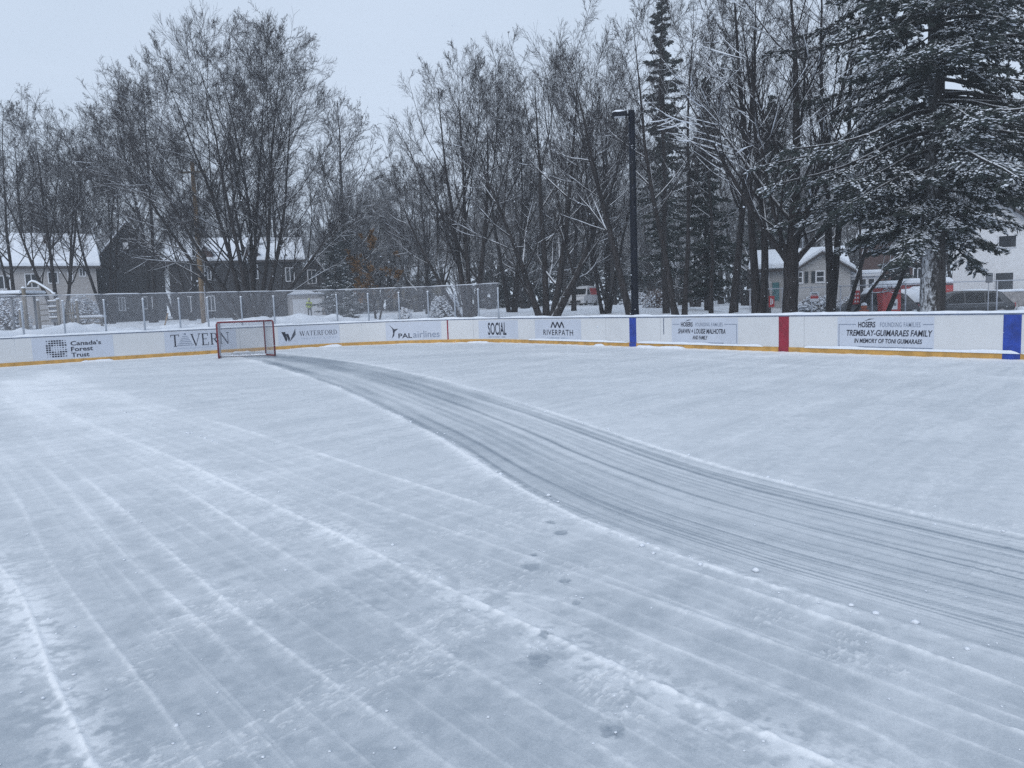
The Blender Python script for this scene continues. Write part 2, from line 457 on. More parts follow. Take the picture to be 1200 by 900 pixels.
# brushed marks, following the shovelled direction
ang = math.radians(-50); sx = x*math.cos(ang)-y*math.sin(ang); sy = x*math.sin(ang)+y*math.cos(ang)
wx_ = sy+.25*(mid-.5)
cover += .10*(vnoise(sx*.5, wx_*6, 81)-.5)+.08*(vnoise(sx*.8, wx_*17, 82)-.5)
cover += .09*(vnoise(x*.35+.2*fine, y*1.6, 83)-.5)*sstep(rr, 7, 14)
pw = fbm(sx*1.0, sy*3.2, 84, 5); pw2 = fbm(x*14, y*14, 85, 4)
cover += .11*sstep(.62*pw+.38*pw2, .48, .64)*(.35+.65*big)
near = 1-sstep(rr, 4, 9)
chip = vnoise(sx*26, sy*80, 87)*.6+.4*vnoise(sx*50, sy*120, 88); cpat = sstep(fbm(x*2.6, y*2.6, 89, 3), .50, .66)
chip = sstep(chip, .56, .74)*near
cover += (.06+.17*cpat)*chip*(.35+.65*cpat)
cover += .10*(fbm(x*34, y*34, 86, 2)-.5)+.10*(pw2-.5)
height = .003*(mid-.5)+.0015*(fine-.5)+.0018*(pw2-.5)+.0045*chip*cpat
# shovelled lane
selU, dU, sU, aU = dist_to(PU, 6.0); fU = np.full(len(x), 99, np.float32); gU = np.zeros(len(x), np.float32); fU[selU] = dU; gU[selU] = sU
aUU = np.zeros(len(x), np.float32); aUU[selU] = aU
selL, dL, sL, aL = dist_to(PL, 6.0); fL = np.full(len(x), 99, np.float32); gL = np.zeros(len(x), np.float32); fL[selL] = dL; gL[selL] = sL
inside = (gU < 0) & (gL > 0) & (fU < 20) & (fL < 20)
edge = np.where(inside, np.minimum(fU, fL), -np.minimum(fU, fL))
wob = .10*(fine-.5)
lane = sstep(edge+wob, -.05, .06)
fr = fL/(fL+fU+1e-6)
al = aUU
q = fr*1.0+.018*(vnoise(al*.5, fr*6, 90)-.5)+.010*(vnoise(al*1.5, fr*14, 91)-.5)
w_l = (fL+fU)
lines = vnoise(al*.35, q*46, 92)
thin = 1-sstep(np.abs(vnoise(al*.12, q*34, 94)-.5), 0, .045)
patch = fbm(al*.45, q*7, 95, 4)
lane_cov = .485+.13*sstep(fr, .25, .9)+.06*(lines-.5)+.38*(patch-.5)-.03*thin+.16*(grit-.5)
il = np.nonzero(lane > .01)[0]; ql, all_, wl = q[il], al[il], w_l[il]
rl_ = np.random.default_rng(8); acc_ = np.zeros(len(il), np.float32)
for k in range(120):
    qi = rl_.random(); wi = rl_.uniform(.004, .010); st_ = rl_.choice([-1, -1, .6])*rl_.uniform(.14, .42)
    wand = .05*(vnoise(all_*.13, all_*0+k, 500+k)-.5)+.012*(vnoise(all_*.7, all_*0+k, 520+k)-.5)
    vis = sstep(vnoise(all_*.14+k, all_*0, 600+k), .38, .62)
    wpx = np.maximum(wi, rr[il]**2/E*.0005)
    acc_ += st_*vis*(wi/wpx)**.5*np.exp(-(((ql-qi-wand)*wl)/wpx)**2)
lane_cov[il] += acc_
lane_cov += .16*np.exp(-((fr-.12-.05*(vnoise(al*.4, al*0, 96)-.5))/.035)**2)*sstep(al, 22, 30)*(.2+grit)
lane_cov -= .22*np.exp(-((edge-.05)/np.maximum(.02, rr**2/E*.0006))**2)*(.3+.9*vnoise(al*.8, al*0, 97))
cover = cover*(1-lane)+lane_cov*lane
height -= .004*lane
height += lane*.003*(lines-.5)
def ridge(P, w0, k, h, rough=.5, gap=0.0, seed=0, wide=0.0):
    """a line of pushed-up snow along P: w half-width, k added cover, h height"""
    global cover, height
    sel, d, sd, ar = dist_to(P, w0*5+wide*3+.3)
    w = np.maximum(w0, rr[sel]**2/E*.0009); k = k*np.clip(w0/w, .35, 1)**.5
    nn = fbm(x[sel]*8, y[sel]*8, 100+seed, 4); gg = fbm(x[sel]*30, y[sel]*30, 110+seed, 3)
    m_ = .35+1.3*vnoise(ar*1.1, ar*0+seed, 120+seed)*(1-gap)+gap*(sstep(vnoise(ar*.7, ar*0, 140+seed), .35, .6)*1.3-.35)
    m_ = np.clip(m_, 0, 1.4)
    d2 = d+(nn-.5)*w*rough*3
    g = (np.exp(-(np.maximum(d2, 0)/(w*.55))**2)*.95+.32*np.exp(-(d/(w*2.8))**2))*m_*(.5+1.0*gg)
    cover[sel] += k*g
    height[sel] += .8*h*g*(.4+1.2*nn)
    if wide:
        cover[sel] += .85*k*np.exp(-(d/wide)**2)*m_*sstep(.5*nn+.5*gg, .42, .60)
        height[sel] += .4*h*np.exp(-(d/wide)**2)*sstep(nn, .4, .7)
ridge(PU, .024, .34, .013, seed=1, wide=.05); ridge(PL, .028, .32, .011, seed=2, wide=.09)
RID = [
 ([(55, 434), (128, 458), (222, 486), (300, 508), (389, 536), (472, 564), (555, 589), (600, 601), (683, 628), (767, 655), (850, 683), (922, 708), (1000, 733), (1100, 767), (1200, 805), (1320, 850)], 0.028, 0.201, 0.0084, 0, 0),
 ([(44, 447), (105, 469), (167, 492), (233, 511), (311, 542), (355, 560), (400, 577), (472, 603), (555, 633), (633, 655), (711, 682), (822, 728), (989, 778), (1100, 822), (1200, 861)], 0.025, 0.201, 0.0091, .3, 0),
 ([(11, 447), (72, 483), (139, 511), (222, 544), (289, 578), (355, 608), (400, 628), (461, 658), (528, 694), (600, 728), (655, 755), (711, 778), (783, 811), (833, 833), (911, 861), (1000, 900), (1080, 940)], 0.031, 0.249, 0.0091, .1, .20),
 ([(0, 461), (83, 511), (139, 533), (205, 567), (250, 594), (289, 622), (333, 650), (389, 678), (461, 733), (522, 778), (600, 800), (720, 870), (800, 930)], 0.022, 0.154, 0.0056, .35, .10),
 ([(33, 505), (83, 547), (128, 583), (178, 628), (233, 678), (289, 728), (333, 761), (389, 800), (444, 839), (528, 894), (600, 950)], 0.022, 0.178, 0.0056, .1, .06),
 ([(-40, 520), (0, 555), (25, 589), (55, 655), (100, 714), (139, 767), (178, 811), (211, 850), (239, 894), (270, 950)], 0.019, 0.166, 0.0049, 0, 0),
 ([(44, 539), (83, 578), (139, 644), (200, 700), (250, 739), (300, 800), (355, 850), (400, 889), (440, 930)], 0.019, 0.118, 0.0035, .3, .05),
 ([(-10, 655), (28, 694), (39, 733), (55, 767), (61, 805), (89, 844), (111, 894), (130, 950)], .022, .34, .007, .1, .15),
 ([(244, 611), (278, 605)], 0.022, 0.130, 0.0042, 0, 0), ([(305, 658), (339, 650)], 0.019, 0.154, 0.0042, 0, 0),
 ([(200, 709), (240, 697), (285, 685)], 0.031, 0.154, 0.0028, 0, .08), ([(478, 738), (505, 730), (530, 714)], 0.022, 0.148, 0.0035, 0, .05),
 ([(640, 414), (760, 417), (900, 427), (1050, 435), (1250, 447)], 0.031, 0.178, 0.0084, .2, 0),
 ([(800, 413), (920, 419), (1060, 427), (1250, 437)], 0.031, 0.154, 0.0084, .2, 0),
 ([(330, 405), (420, 412), (560, 411), (700, 419)], 0.037, 0.130, 0.0084, .4, 0),
 ([(-20, 470), (40, 465), (90, 468)], 0.031, 0.130, 0.0042, .2, 0), ([(-20, 545), (20, 538), (60, 530)], 0.028, 0.118, 0.0042, .2, 0),
 ([(560, 690), (640, 700), (700, 720), (790, 760), (900, 800), (1010, 850), (1080, 890)], 0.019, 0.107, 0.0028, .4, .05),
 ([(620, 560), (640, 590), (680, 640)], 0.019, 0.000, 0.0000, 0, 0),
]
RP = []
for i, (P, w, k, h, gp, wd) in enumerate(RID):
    P = resample(G2(P), 48); RP.append(P); ridge(P, w, k, h, gap=gp, seed=5+i, wide=wd)
rx = np.random.default_rng(21)
for i in range(6):                       # fainter scrape lines between the main ones
    for f_ in ((.22, .45, .7) if i < 4 else (.35, .68)):
        f_ += rx.uniform(-.06, .06); Pm = RP[i]*(1-f_)+RP[i+1]*f_
        ridge(Pm.astype(np.float32), rx.uniform(.008, .014), rx.uniform(.06, .15), .003, gap=.35, seed=60+i*4+int(f_*10))
# snow gathered along the foot of the boards
d_in = -sdf(x, y)
foot = np.exp(-(np.maximum(d_in, 0)/.10)**2)*(.3+1.1*fbm(x*2.2, y*2.2, 170, 3))
cover += .8*foot+.25*np.exp(-(d_in/.5)**2); height += .030*foot
# boot dents: shade of each hollow put into the cover, snow crumbs kicked up behind
PRINTS = [(646, 612, .065), (657, 624, .095), (621, 664, .095), (626, 650, .05), (662, 681, .075), (675, 707, .055), (634, 772, .09), (638, 745, .05), (717, 856, .085)]
for k, (px, py, sz) in enumerate(PRINTS):
    g = ground(px, py); dx = x-g[0]; dy = y-g[1]
    sel = np.nonzero((np.abs(dx) < .5) & (np.abs(dy) < .5))[0]
    nn = fbm(x[sel]*26, y[sel]*26, 200+k, 3)-.5
    n3_ = vnoise(x[sel]*70, y[sel]*70, 230+k)-.5
    dd = np.hypot(dx[sel]/(sz*.58), dy[sel]/(sz*.80))+nn*1.0+n3_*.45
    k1 = (1-sstep(dd, .62, .98))*(.8+.5*n3_)
    cover[sel] = cover[sel]*(1-k1)+.14*k1
    d2 = np.hypot((dx[sel]+sz*.1)/(sz*.9), (dy[sel]-sz*1.15)/(sz*.8))+nn*2.2+n3_*1.4
    k2 = 1-sstep(d2, .35, .9)
    cover[sel] += .13*k2*(1-k1); height[sel] += .002*k2*(1-k1)-.004*k1
cover += .05*(grain-.5)
cover = np.clip(cover, 0, 1.15)
height += .006*np.clip(cover-.75, 0, .4)
I = np.arange(len(x)).reshape(shp)
F = np.stack([I[:-1, :-1], I[:-1, 1:], I[1:, 1:], I[1:, :-1]], -1).reshape(-1, 4)
okv = (d_in > -.45)
F = F[okv[F].all(1)]
def ice_mat():
    m, nt, b = nodes('rink_ice')
    at_ = nt.nodes.new('ShaderNodeAttribute'); at_.attribute_name = 'snow_cover'
    n1 = noise(nt, 110, 7, 'Object', None, .78); n2 = noise(nt, 16, 7, 'Object', None, .7)
    f = mmath(nt, 'ADD', at_.outputs['Fac'], mmath(nt, 'MULTIPLY', mmath(nt, 'SUBTRACT', n1, .5), .62))
    f = mmath(nt, 'ADD', f, mmath(nt, 'MULTIPLY', mmath(nt, 'SUBTRACT', n2, .5), .20))
    cr = nt.nodes.new('ShaderNodeValToRGB'); nt.links.new(f, cr.inputs[0])
    el = cr.color_ramp.elements
    el[0].position = 0; el[0].color = (.215, .262, .318, 1)
    el[1].position = 1; el[1].color = (.80, .83, .87, 1)
    e = el.new(.35); e.color = (.415, .458, .505, 1)
    e = el.new(.62); e.color = (.585, .622, .665, 1)
    nt.links.new(cr.outputs[0], b.inputs['Base Color'])
    r = nt.nodes.new('ShaderNodeMapRange'); r.inputs[3].default_value = .38; r.inputs[4].default_value = .8
    r.inputs[1].default_value = .1; r.inputs[2].default_value = .7
    nt.links.new(f, r.inputs[0]); nt.links.new(r.outputs[0], b.inputs['Roughness'])
    b.inputs['Specular IOR Level'].default_value = .3
    bump(nt, b, f, .35, .012)
    return m
ice = np_obj('ice', np.stack([x, y, height.astype(np.float32)], -1), [F], ice_mat(), smooth=True)
ice['kind'] = 'structure'
at_ = ice.data.attributes.new('snow_cover', 'FLOAT', 'POINT'); at_.data.foreach_set('value', cover.astype(np.float32))

# loose crumbs of snow along the ridges
def lumps(Cn, R, seed=0, squash=.7):
    rg = np.random.default_rng(seed); n = len(Cn)
    base = np.array([[1, 0, 0], [-1, 0, 0], [0, 1, 0], [0, -1, 0], [0, 0, 1], [0, 0, -1], [.6, .6, .5], [-.6, .6, .5], [-.6, -.6, .5], [.6, -.6, .5]], float)
    bf = np.array([[4, 6, 7], [4, 7, 8], [4, 8, 9], [4, 9, 6], [6, 0, 2], [6, 2, 7], [7, 2, 1], [7, 1, 8], [8, 1, 3], [8, 3, 9], [9, 3, 0], [9, 0, 6], [0, 5, 2], [2, 5, 1], [1, 5, 3], [3, 5, 0]])
    an = rg.uniform(0, 6.28, n)
    Vv = base[None]*rg.uniform(.65, 1.3, (n, 10, 1))*R[:, None, None]*np.array([1, 1, squash])
    c, s = np.cos(an)[:, None], np.sin(an)[:, None]
    Vx = Vv[..., 0]*c-Vv[..., 1]*s; Vy = Vv[..., 0]*s+Vv[..., 1]*c
    Vv = np.stack([Vx, Vy, Vv[..., 2]], -1)+Cn[:, None, :]
    return Vv.reshape(-1, 3), (bf[None]+10*np.arange(n)[:, None, None]).reshape(-1, 3)
rg = np.random.default_rng(3)
pts = []; rads = []
def strew(P, n, spread, r0, r1, z=.008):
    k = rg.integers(0, len(P)-1, n); f = rg.random((n, 1))
    q = P[k]*(1-f)+P[k+1]*f+rg.normal(0, spread, (n, 2))
    dist = np.hypot(q[:, 0], q[:, 1]); ok = rg.random(n) < np.clip(1.6-dist/16, .15, 1)
    for a_ in q[ok]: pts.append((a_[0], a_[1], z)); rads.append(r0*(r1/r0)**(rg.random()**2.2))
strew(PU, 320, .035, .005, .024, .008); strew(PL, 330, .05, .005, .024, .006)
for P in RP[:8]: strew(P, 30, .05, .003, .011, .004)
strew(RP[1][18:30], 30, .02, .012, .026); strew(RP[2][24:40], 80, .12, .003, .013, .004); strew(RP[7][10:40], 60, .07, .003, .010, .003)
for px, py, sz in PRINTS:
    g = ground(px, py)
    for _ in range(5): pts.append((g[0]+rg.normal(0, sz*.6), g[1]+sz*1.3+rg.normal(0, sz*.3), .004)); rads.append(rg.uniform(.002, .007))
for _ in range(150):
    g = ground(rg.uniform(-50, 1250), 440+rg.random()**.7*470); pts.append((g[0], g[1], .003)); rads.append(.002*(4.0**rg.random()))
Vv, Ff = lumps(np.array(pts), np.array(rads), 4)
o = np_obj('snow_crumbs', Vv, [Ff], M['snow_fine'], smooth=True)
tag(o, 'loose white snow crumbs scattered over the rink ice', 'snow crumbs', kind='stuff')

# ------------------------------------------------------------------ boards
boards = thing('rink_boards', 'white hockey rink boards with sponsor banners and a yellow kick plate', 'rink boards')
pl = 2.44; s = 14.0; k = 0
sb = [s_at(741), s_at(918), s_at(1186)]
while s < S_END:
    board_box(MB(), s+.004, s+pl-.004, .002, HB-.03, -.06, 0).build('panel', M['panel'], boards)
    s += pl; k += 1
S_B1 = s
board_box(MB(), 14, S_B1, .0, .140, 0, .016).build('kick_plate', M['kick'], boards)
board_box(MB(), 14, S_B1, HB-.03, HB, -.07, .012).build('cap_rail', M['cap'], boards)
for px, w, m, lab in ((741.5, .30, 'blue', 'blue line stripe beneath the tall lamp post'), (918.5, .30, 'red', 'dark red centre line stripe'), (1186, .33, 'blue', 'broad blue line stripe at the near end')):
    s0 = s_at(px)
    mb = board_box(MB(), s0-w/2, s0+w/2, .141, HB-.031, 0, .006); board_box(mb, s0-w/2, s0+w/2, .004, .139, .0165, .020)
    mb.build('stripe', M[m], boards)['label'] = lab
s0 = s_at(524.8)
board_box(MB(), s0-.03, s0+.03, .141, HB-.031, 0, .005).build('stripe', M['red'], boards)['label'] = 'thin red goal line stripe'
s0 = s_at(778); board_box(MB(), s0-.012, s0+.012, .42, HB-.05, 0, .008).build('seam_cover', M['cap'], boards)

FONTC = bpy.data.curves.new('lettering_source', 'FONT')
FONTO = bpy.data.objects.new('lettering_source', FONTC)
COL.objects.link(FONTO)
def text_mesh(txt, bold=0.0, shear=0.0, spacing=1.0):
    FONTC.body = txt; FONTC.size = 1; FONTC.offset = bold; FONTC.shear = shear; FONTC.space_character = spacing
    FONTC.resolution_u = 3; FONTC.fill_mode = 'FRONT' if FONTC.dimensions == '2D' else FONTC.fill_mode
    bpy.context.view_layer.update()
    dg = bpy.context.evaluated_depsgraph_get()
    me = bpy.data.meshes.new_from_object(FONTO.evaluated_get(dg))
    V = np.array([w.co[:] for w in me.vertices]); Fs = [tuple(p.vertices) for p in me.polygons]
    bpy.data.meshes.remove(me)
    V = V[:, :2]; lo = V.min(0); hi = V.max(0)
    return (V-lo)/(hi-lo), Fs
class Flat:
    """2-D artwork in metres, x to the reader's right, later wrapped on the boards"""
    def __init__(s): s.V = []; s.F = []
    def poly(s, pts):
        b = len(s.V); s.V += [tuple(p) for p in pts]; s.F.append(tuple(range(b, b+len(pts)))); return s
    def rect(s, x0, x1, y0, y1): return s.poly([(x0, y0), (x1, y0), (x1, y1), (x0, y1)])
    def bar(s, p, q, w):
        p = np.array(p, float); q = np.array(q, float); d = (q-p)/np.linalg.norm(q-p); n_ = np.array([-d[1], d[0]])*w/2
        return s.poly([p-n_, q-n_, q+n_, p+n_])
    def text(s, txt, x0, x1, y0, y1, **k):
        V, Fs = text_mesh(txt, **k); b = len(s.V)
        s.V += [(x0+(x1-x0)*p[0], y0+(y1-y0)*p[1]) for p in V]; s.F += [tuple(b+i for i in f) for f in Fs]; return s
    def serif(s, txt, x0, x1, y0, y1, skip=''):
        W = {'T': .9, 'A': 1, 'V': 1, 'E': .82, 'R': .95, 'N': 1.05, 'W': 1.35, 'F': .76, 'O': 1.0, 'D': 1.0}
        tot = sum(W[c] for c in txt)+.12*(len(txt)-1); sc_ = (x1-x0)/tot; X0 = x0; H = y1-y0
        for c in txt:
            w = W[c]*sc_; tk = .15*sc_; tn = .055*sc_; sf = .05*H
            L = lambda a_, b_: (X0+a_*w, y0+b_*H)
            def stem(fx, wd=tk): s.rect(X0+fx*w-wd/2, X0+fx*w+wd/2, y0, y1)
            def foot(fx, yy, hw=.16): s.rect(X0+fx*w-hw*sc_, X0+fx*w+hw*sc_, y0+yy*H-(sf if yy > .5 else 0), y0+yy*H+(0 if yy > .5 else sf))
            if c in skip: pass
            elif c == 'T': stem(.5); foot(.5, 0); s.rect(X0, X0+w, y1-sf*1.1, y1); s.rect(X0, X0+tn, y1-.2*H, y1); s.rect(X0+w-tn, X0+w, y1-.2*H, y1)
            elif c in 'AV':
                f = 1 if c == 'A' else -1; t_, b_ = (1, 0) if f > 0 else (0, 1)
                s.bar(L(.08, b_), L(.5, t_), tn if f > 0 else tk); s.bar(L(.92, b_), L(.5, t_), tk if f > 0 else tn)
                foot(.1, b_, .15); foot(.9, b_, .15)
                if f > 0: s.rect(X0+.28*w, X0+.72*w, y0+.34*H, y0+.34*H+sf)
            elif c in 'EF':
                stem(.2); s.rect(X0, X0+.9*w, y1-sf, y1); s.rect(X0+.2*w, X0+.7*w, y0+.5*H, y0+.5*H+sf); s.rect(X0+.88*w-tn, X0+.88*w, y1-.22*H, y1)
                if c == 'E': s.rect(X0, X0+.95*w, y0, y0+sf); s.rect(X0+.95*w-tn, X0+.95*w, y0, y0+.24*H)
                else: foot(.2, 0)
            elif c == 'N': stem(.14, tn*1.2); stem(.86, tn*1.2); s.bar(L(.1, 1), L(.86, .02), tk); foot(.14, 0); foot(.1, 1); foot(.86, 1)
            elif c == 'W':
                s.bar(L(.06, 1), L(.3, 0), tk); s.bar(L(.5, 1), L(.3, 0), tn); s.bar(L(.5, 1), L(.72, 0), tk); s.bar(L(.95, 1), L(.72, 0), tn); foot(.06, 1); foot(.95, 1)
            elif c in 'OD':
                n_ = 20
                for i in range(n_):
                    a0, a1 = 2*PI*i/n_, 2*PI*(i+1)/n_
                    if c == 'D' and math.cos((a0+a1)/2) < -.05: continue
                    def P(a_, k_): return (X0+(.5 if c == 'O' else .35)*w+((.5 if c == 'O' else .62)*w-(tk if k_ else 0))*math.cos(a_), y0+.5*H+(.5*H-(sf if k_ else 0))*math.sin(a_))
                    s.poly([P(a0, 0), P(a1, 0), P(a1, 1), P(a0, 1)])
                if c == 'D': stem(.2); s.rect(X0, X0+.4*w, y0, y0+sf); s.rect(X0, X0+.4*w, y1-sf, y1)
            elif c == 'R':
                stem(.2); foot(.2, 0); s.rect(X0, X0+.5*w, y1-sf, y1); s.rect(X0+.2*w, X0+.5*w, y0+.47*H, y0+.47*H+sf); s.bar(L(.5, .5), L(.9, 0), tk); foot(.9, 0, .12)
                for i in range(8):
                    a0, a1 = -PI/2+PI*i/8, -PI/2+PI*(i+1)/8
                    P = lambda a_, k_: (X0+.48*w+(.36*w-(tk if k_ else 0))*math.cos(a_), y0+.735*H+(.265*H-(sf if k_ else 0))*math.sin(a_))
                    s.poly([P(a0, 0), P(a1, 0), P(a1, 1), P(a0, 1)])
            X0 += w+.12*sc_
        return s
    def wrap(s, name, sc0, off, m, parent):
        """x=0,y=0 of the artwork sits at board station sc0, height 0"""
        V = np.array(s.V, float); P = bpt(sc0-V[:, 0], np.full(len(V), off), V[:, 1])
        me = bpy.data.meshes.new(name); me.from_pydata([tuple(q) for q in P], [], s.F); me.materials.append(m); me.validate()
        return link(bpy.data.objects.new(name, me), parent)
B0, B1 = .165, .905     # banner foot and head
def banner(pl_, pr, label, b0=B0, b1=B1):
    sl, sr = s_at(pl_), s_at(pr)
    o = board_box(MB(), sr, sl, b0, b1, 0, .004).build('banner', M['banner'], boards); o['label'] = label
    def XX(px): return sl-s_at(px)          # picture column -> metres along the banner
    return o, sl, XX, sl-sr
OFF = .0075
# 1 forest trust
o, sl, XX, W = banner(38, 133, "banner with a square of dots reading Canada's Forest Trust")
f = Flat(); c0, c1 = XX(53.5), XX(78.5); q0, q1 = .22, .82
pat = ["10122211", "12222110", "22222222"[:8], "22112122", "22010101"[:8], "22100010", "21001222", "11222221"]
pat = [[1, 1, 2, 2, 2, 2, 1, 0], [0, 2, 2, 2, 2, 2, 2, 1], [2, 2, 2, 1, 1, 2, 2, 2], [2, 2, 0, 0, 0, 0, 1, 0], [2, 2, 0, 0, 0, 0, 0, 1], [2, 2, 2, 1, 1, 2, 2, 2], [0, 1, 2, 2, 2, 2, 2, 0], [0, 0, 2, 2, 2, 2, 1, 1]]
for i in range(8):
    for j in range(8):
        h = (.010, .018, .026)[pat[i][j]]; cx = c0+(c1-c0)*(j+.5)/8; cy = q1-(q1-q0)*(i+.5)/8
        f.rect(cx-h*(1.15), cx+h*1.15, cy-h, cy+h)
f.wrap('logo', sl, OFF, M['ink'], o)
f = Flat(); tx = XX(83)
for i, (w_, pr) in enumerate((("Canada's", 119), ("Forest", 109), ("Trust", 104))): f.text(w_, tx, XX(pr), .60-.20*i, .755-.20*i, bold=.022)
f.wrap('lettering', sl, OFF, M['ink'], o)
# 2 tavern
o, sl, XX, W = banner(193, 277, 'banner reading TAVERN in large serif capitals, behind the goal')
f = Flat(); f.serif('TAVERN', XX(200), XX(268.5), .36, .80, skip='A'); f.wrap('lettering', sl, OFF, M['ink'], o)
f = Flat(); cx = XX(217.3)
for i in range(7):
    hw = .06+.05*i; zz = .80-.066*i
    f.rect(cx-hw*.8, cx+hw*.8, zz-.022, zz)
f.rect(cx-.03, cx+.03, .80, .84); f.wrap('logo', sl, OFF, M['ink_grey'], o)
f = Flat(); f.rect(XX(207), XX(262), .275, .295); f.wrap('rule', sl, OFF, M['ink_pale'], o)
# 3 waterford
o, sl, XX, W = banner(326, 398, 'banner reading WATERFORD with a slanted W mark')
f = Flat(); a0, a1 = XX(330), XX(346.5); w_ = a1-a0
f.poly([(a0, .70), (a0+.26*w_, .70), (a0+.40*w_, .40), (a0+.30*w_, .30)]); f.poly([(a0+.30*w_, .62), (a0+.48*w_, .62), (a0+.60*w_, .42), (a0+.50*w_, .30)])
for i in range(3): f.poly([(a0+(.56+.07*i)*w_, .30+.09*i), (a0+(.62+.07*i)*w_, .38+.09*i), (a1, .64+.09*i), (a1, .57+.09*i)])
f.wrap('logo', sl, OFF, M['ink'], o)
f = Flat(); f.serif('WATERFORD', XX(351.5), XX(395), .51, .70)
for px in (352, 362): pass
f.wrap('lettering', sl, OFF, M['ink'], o)
f = Flat(); f.text('PROPERTY GROUP', XX(353), XX(394), .36, .43, spacing=1.4); f.wrap('lettering', sl, OFF, M['ink_pale'], o)
# 4 airline
o, sl, XX, W = banner(452, 517, 'banner reading PAL airlines with a dart-shaped mark')
f = Flat(); a0, a1 = XX(456), XX(467); w_ = a1-a0
f.poly([(a0, .82), (a0+.55*w_, .62), (a1, .64), (a0+.6*w_, .52)]); f.poly([(a0+.35*w_, .66), (a0+.62*w_, .56), (a0+.5*w_, .34), (a0+.25*w_, .24), (a0+.42*w_, .44)])
f.wrap('logo', sl, OFF, M['ink'], o)
f = Flat(); f.text('PAL', XX(466.5), XX(483), .24, .44, bold=.02); f.wrap('lettering', sl, OFF, M['ink'], o)
f = Flat(); f.text('airlines', XX(484), XX(515), .245, .52, bold=.004); f.wrap('lettering', sl, OFF, M['ink_grey'], o)
# 5 social
o, sl, XX, W = banner(561, 607, 'banner reading SOCIAL in tall narrow capitals', .17, .88)
f = Flat(); f.text('SOCIAL', XX(572), XX(593.5), .30, .80, bold=.02); f.wrap('lettering', sl, OFF, M['ink'], o)
f = Flat(); f.text('RESTAURANT + BAR', XX(572.5), XX(592), .20, .255); f.wrap('lettering', sl, OFF, M['ink_grey'], o)
# 6 riverpath
o, sl, XX, W = banner(627, 681, 'banner reading RIVERPATH under a zigzag of three peaks', .16, .89)
f = Flat(); a0, a1 = XX(646), XX(661); w_ = (a1-a0)/3
for i in range(3):
    b0 = a0+i*w_; f.bar((b0, .60), (b0+w_*.5, .80), .062); f.bar((b0+w_*.5, .80), (b0+w_, .60), .062)
f.wrap('logo', sl, OFF, M['ink'], o)
f = Flat(); f.text('RIVERPATH', XX(637), XX(671.5), .33, .53, bold=.010, spacing=1.15); f.wrap('lettering', sl, OFF, M['ink'], o)
f = Flat(); f.text('A FINDHELP HOME'[:0] or 'A COMMUNITY HOME'[:0] or 'A', XX(641), XX(642.5), .22, .265)
f.rect(XX(644), XX(655), .225, .26); f.rect(XX(657), XX(666), .225, .26); f.wrap('rule', sl, OFF, M['ink_pale'], o)
# 7, 8 founding families
def family(pl_, pr, label, top_l, top_h, rule_l, rule_r, lines, b0, b1, frame_side, fx):
    o, sl, XX, W = banner(pl_, pr, label, b0, b1)
    f = Flat(); (h0, h1), (g0, g1) = top_l, top_h
    f.text('HOSERS', XX(h0), XX(h1), .655, .790, bold=.028); f.poly([(XX(h0+.35*(h1-h0)), .80), (XX(h0+.62*(h1-h0)), .86), (XX(h0+.95*(h1-h0)), .86), (XX(h0+.62*(h1-h0)), .835)])
    f.wrap('logo', sl, OFF, M['ink'], o)
    f = Flat(); f.text('FOUNDING FAMILIES', XX(g0), XX(g1), .665, .775, bold=.004, spacing=1.1)
    f.wrap('lettering', sl, OFF, M['ink_grey'], o)
    f = Flat()
    for (t_, a0, a1, y0, y1) in lines: f.text(t_, XX(a0), XX(a1), y0, y1, bold=.022, shear=.18)
    f.wrap('lettering', sl, OFF, M['ink'], o)
    f = Flat()
    for a0, a1 in (rule_l, rule_r): f.rect(XX(a0), XX(a1), .718, .734)
    f.rect(XX(fx)-.008, XX(fx)+.008, b0+.035, .734); f.rect(min(XX(frame_side[0]), XX(frame_side[1])), max(XX(frame_side[0]), XX(frame_side[1])), b0+.03, b0+.048)
    f.wrap('border', sl, OFF, M['ink_grey'], o)
family(787.5, 865, 'banner reading HOSERS Founding Families, Shawn + Louise Malhotra and family', (798, 812), (815, 847), (788.5, 796.5), (849, 863.5),
       [('SHAWN + LOUISE MALHOTRA', 795, 850.5, .455, .60), ('AND FAMILY', 811.5, 829.5, .29, .40)], .16, .90, (830, 848), 863.5)
family(981.5, 1094.5, 'banner reading HOSERS Founding Families, Tremblay-Guimaraes Family', (1005.5, 1026), (1031, 1078.5), (983.5, 1003.5), (1081.5, 1093.5),
       [('TREMBLAY-GUIMARAES FAMILY', 992, 1093, .455, .60), ('IN MEMORY OF TONI GUIMARAES', 1001.5, 1081, .29, .395)], .16, .90, (983.5, 1093), 983.5)
bpy.data.objects.remove(FONTO)

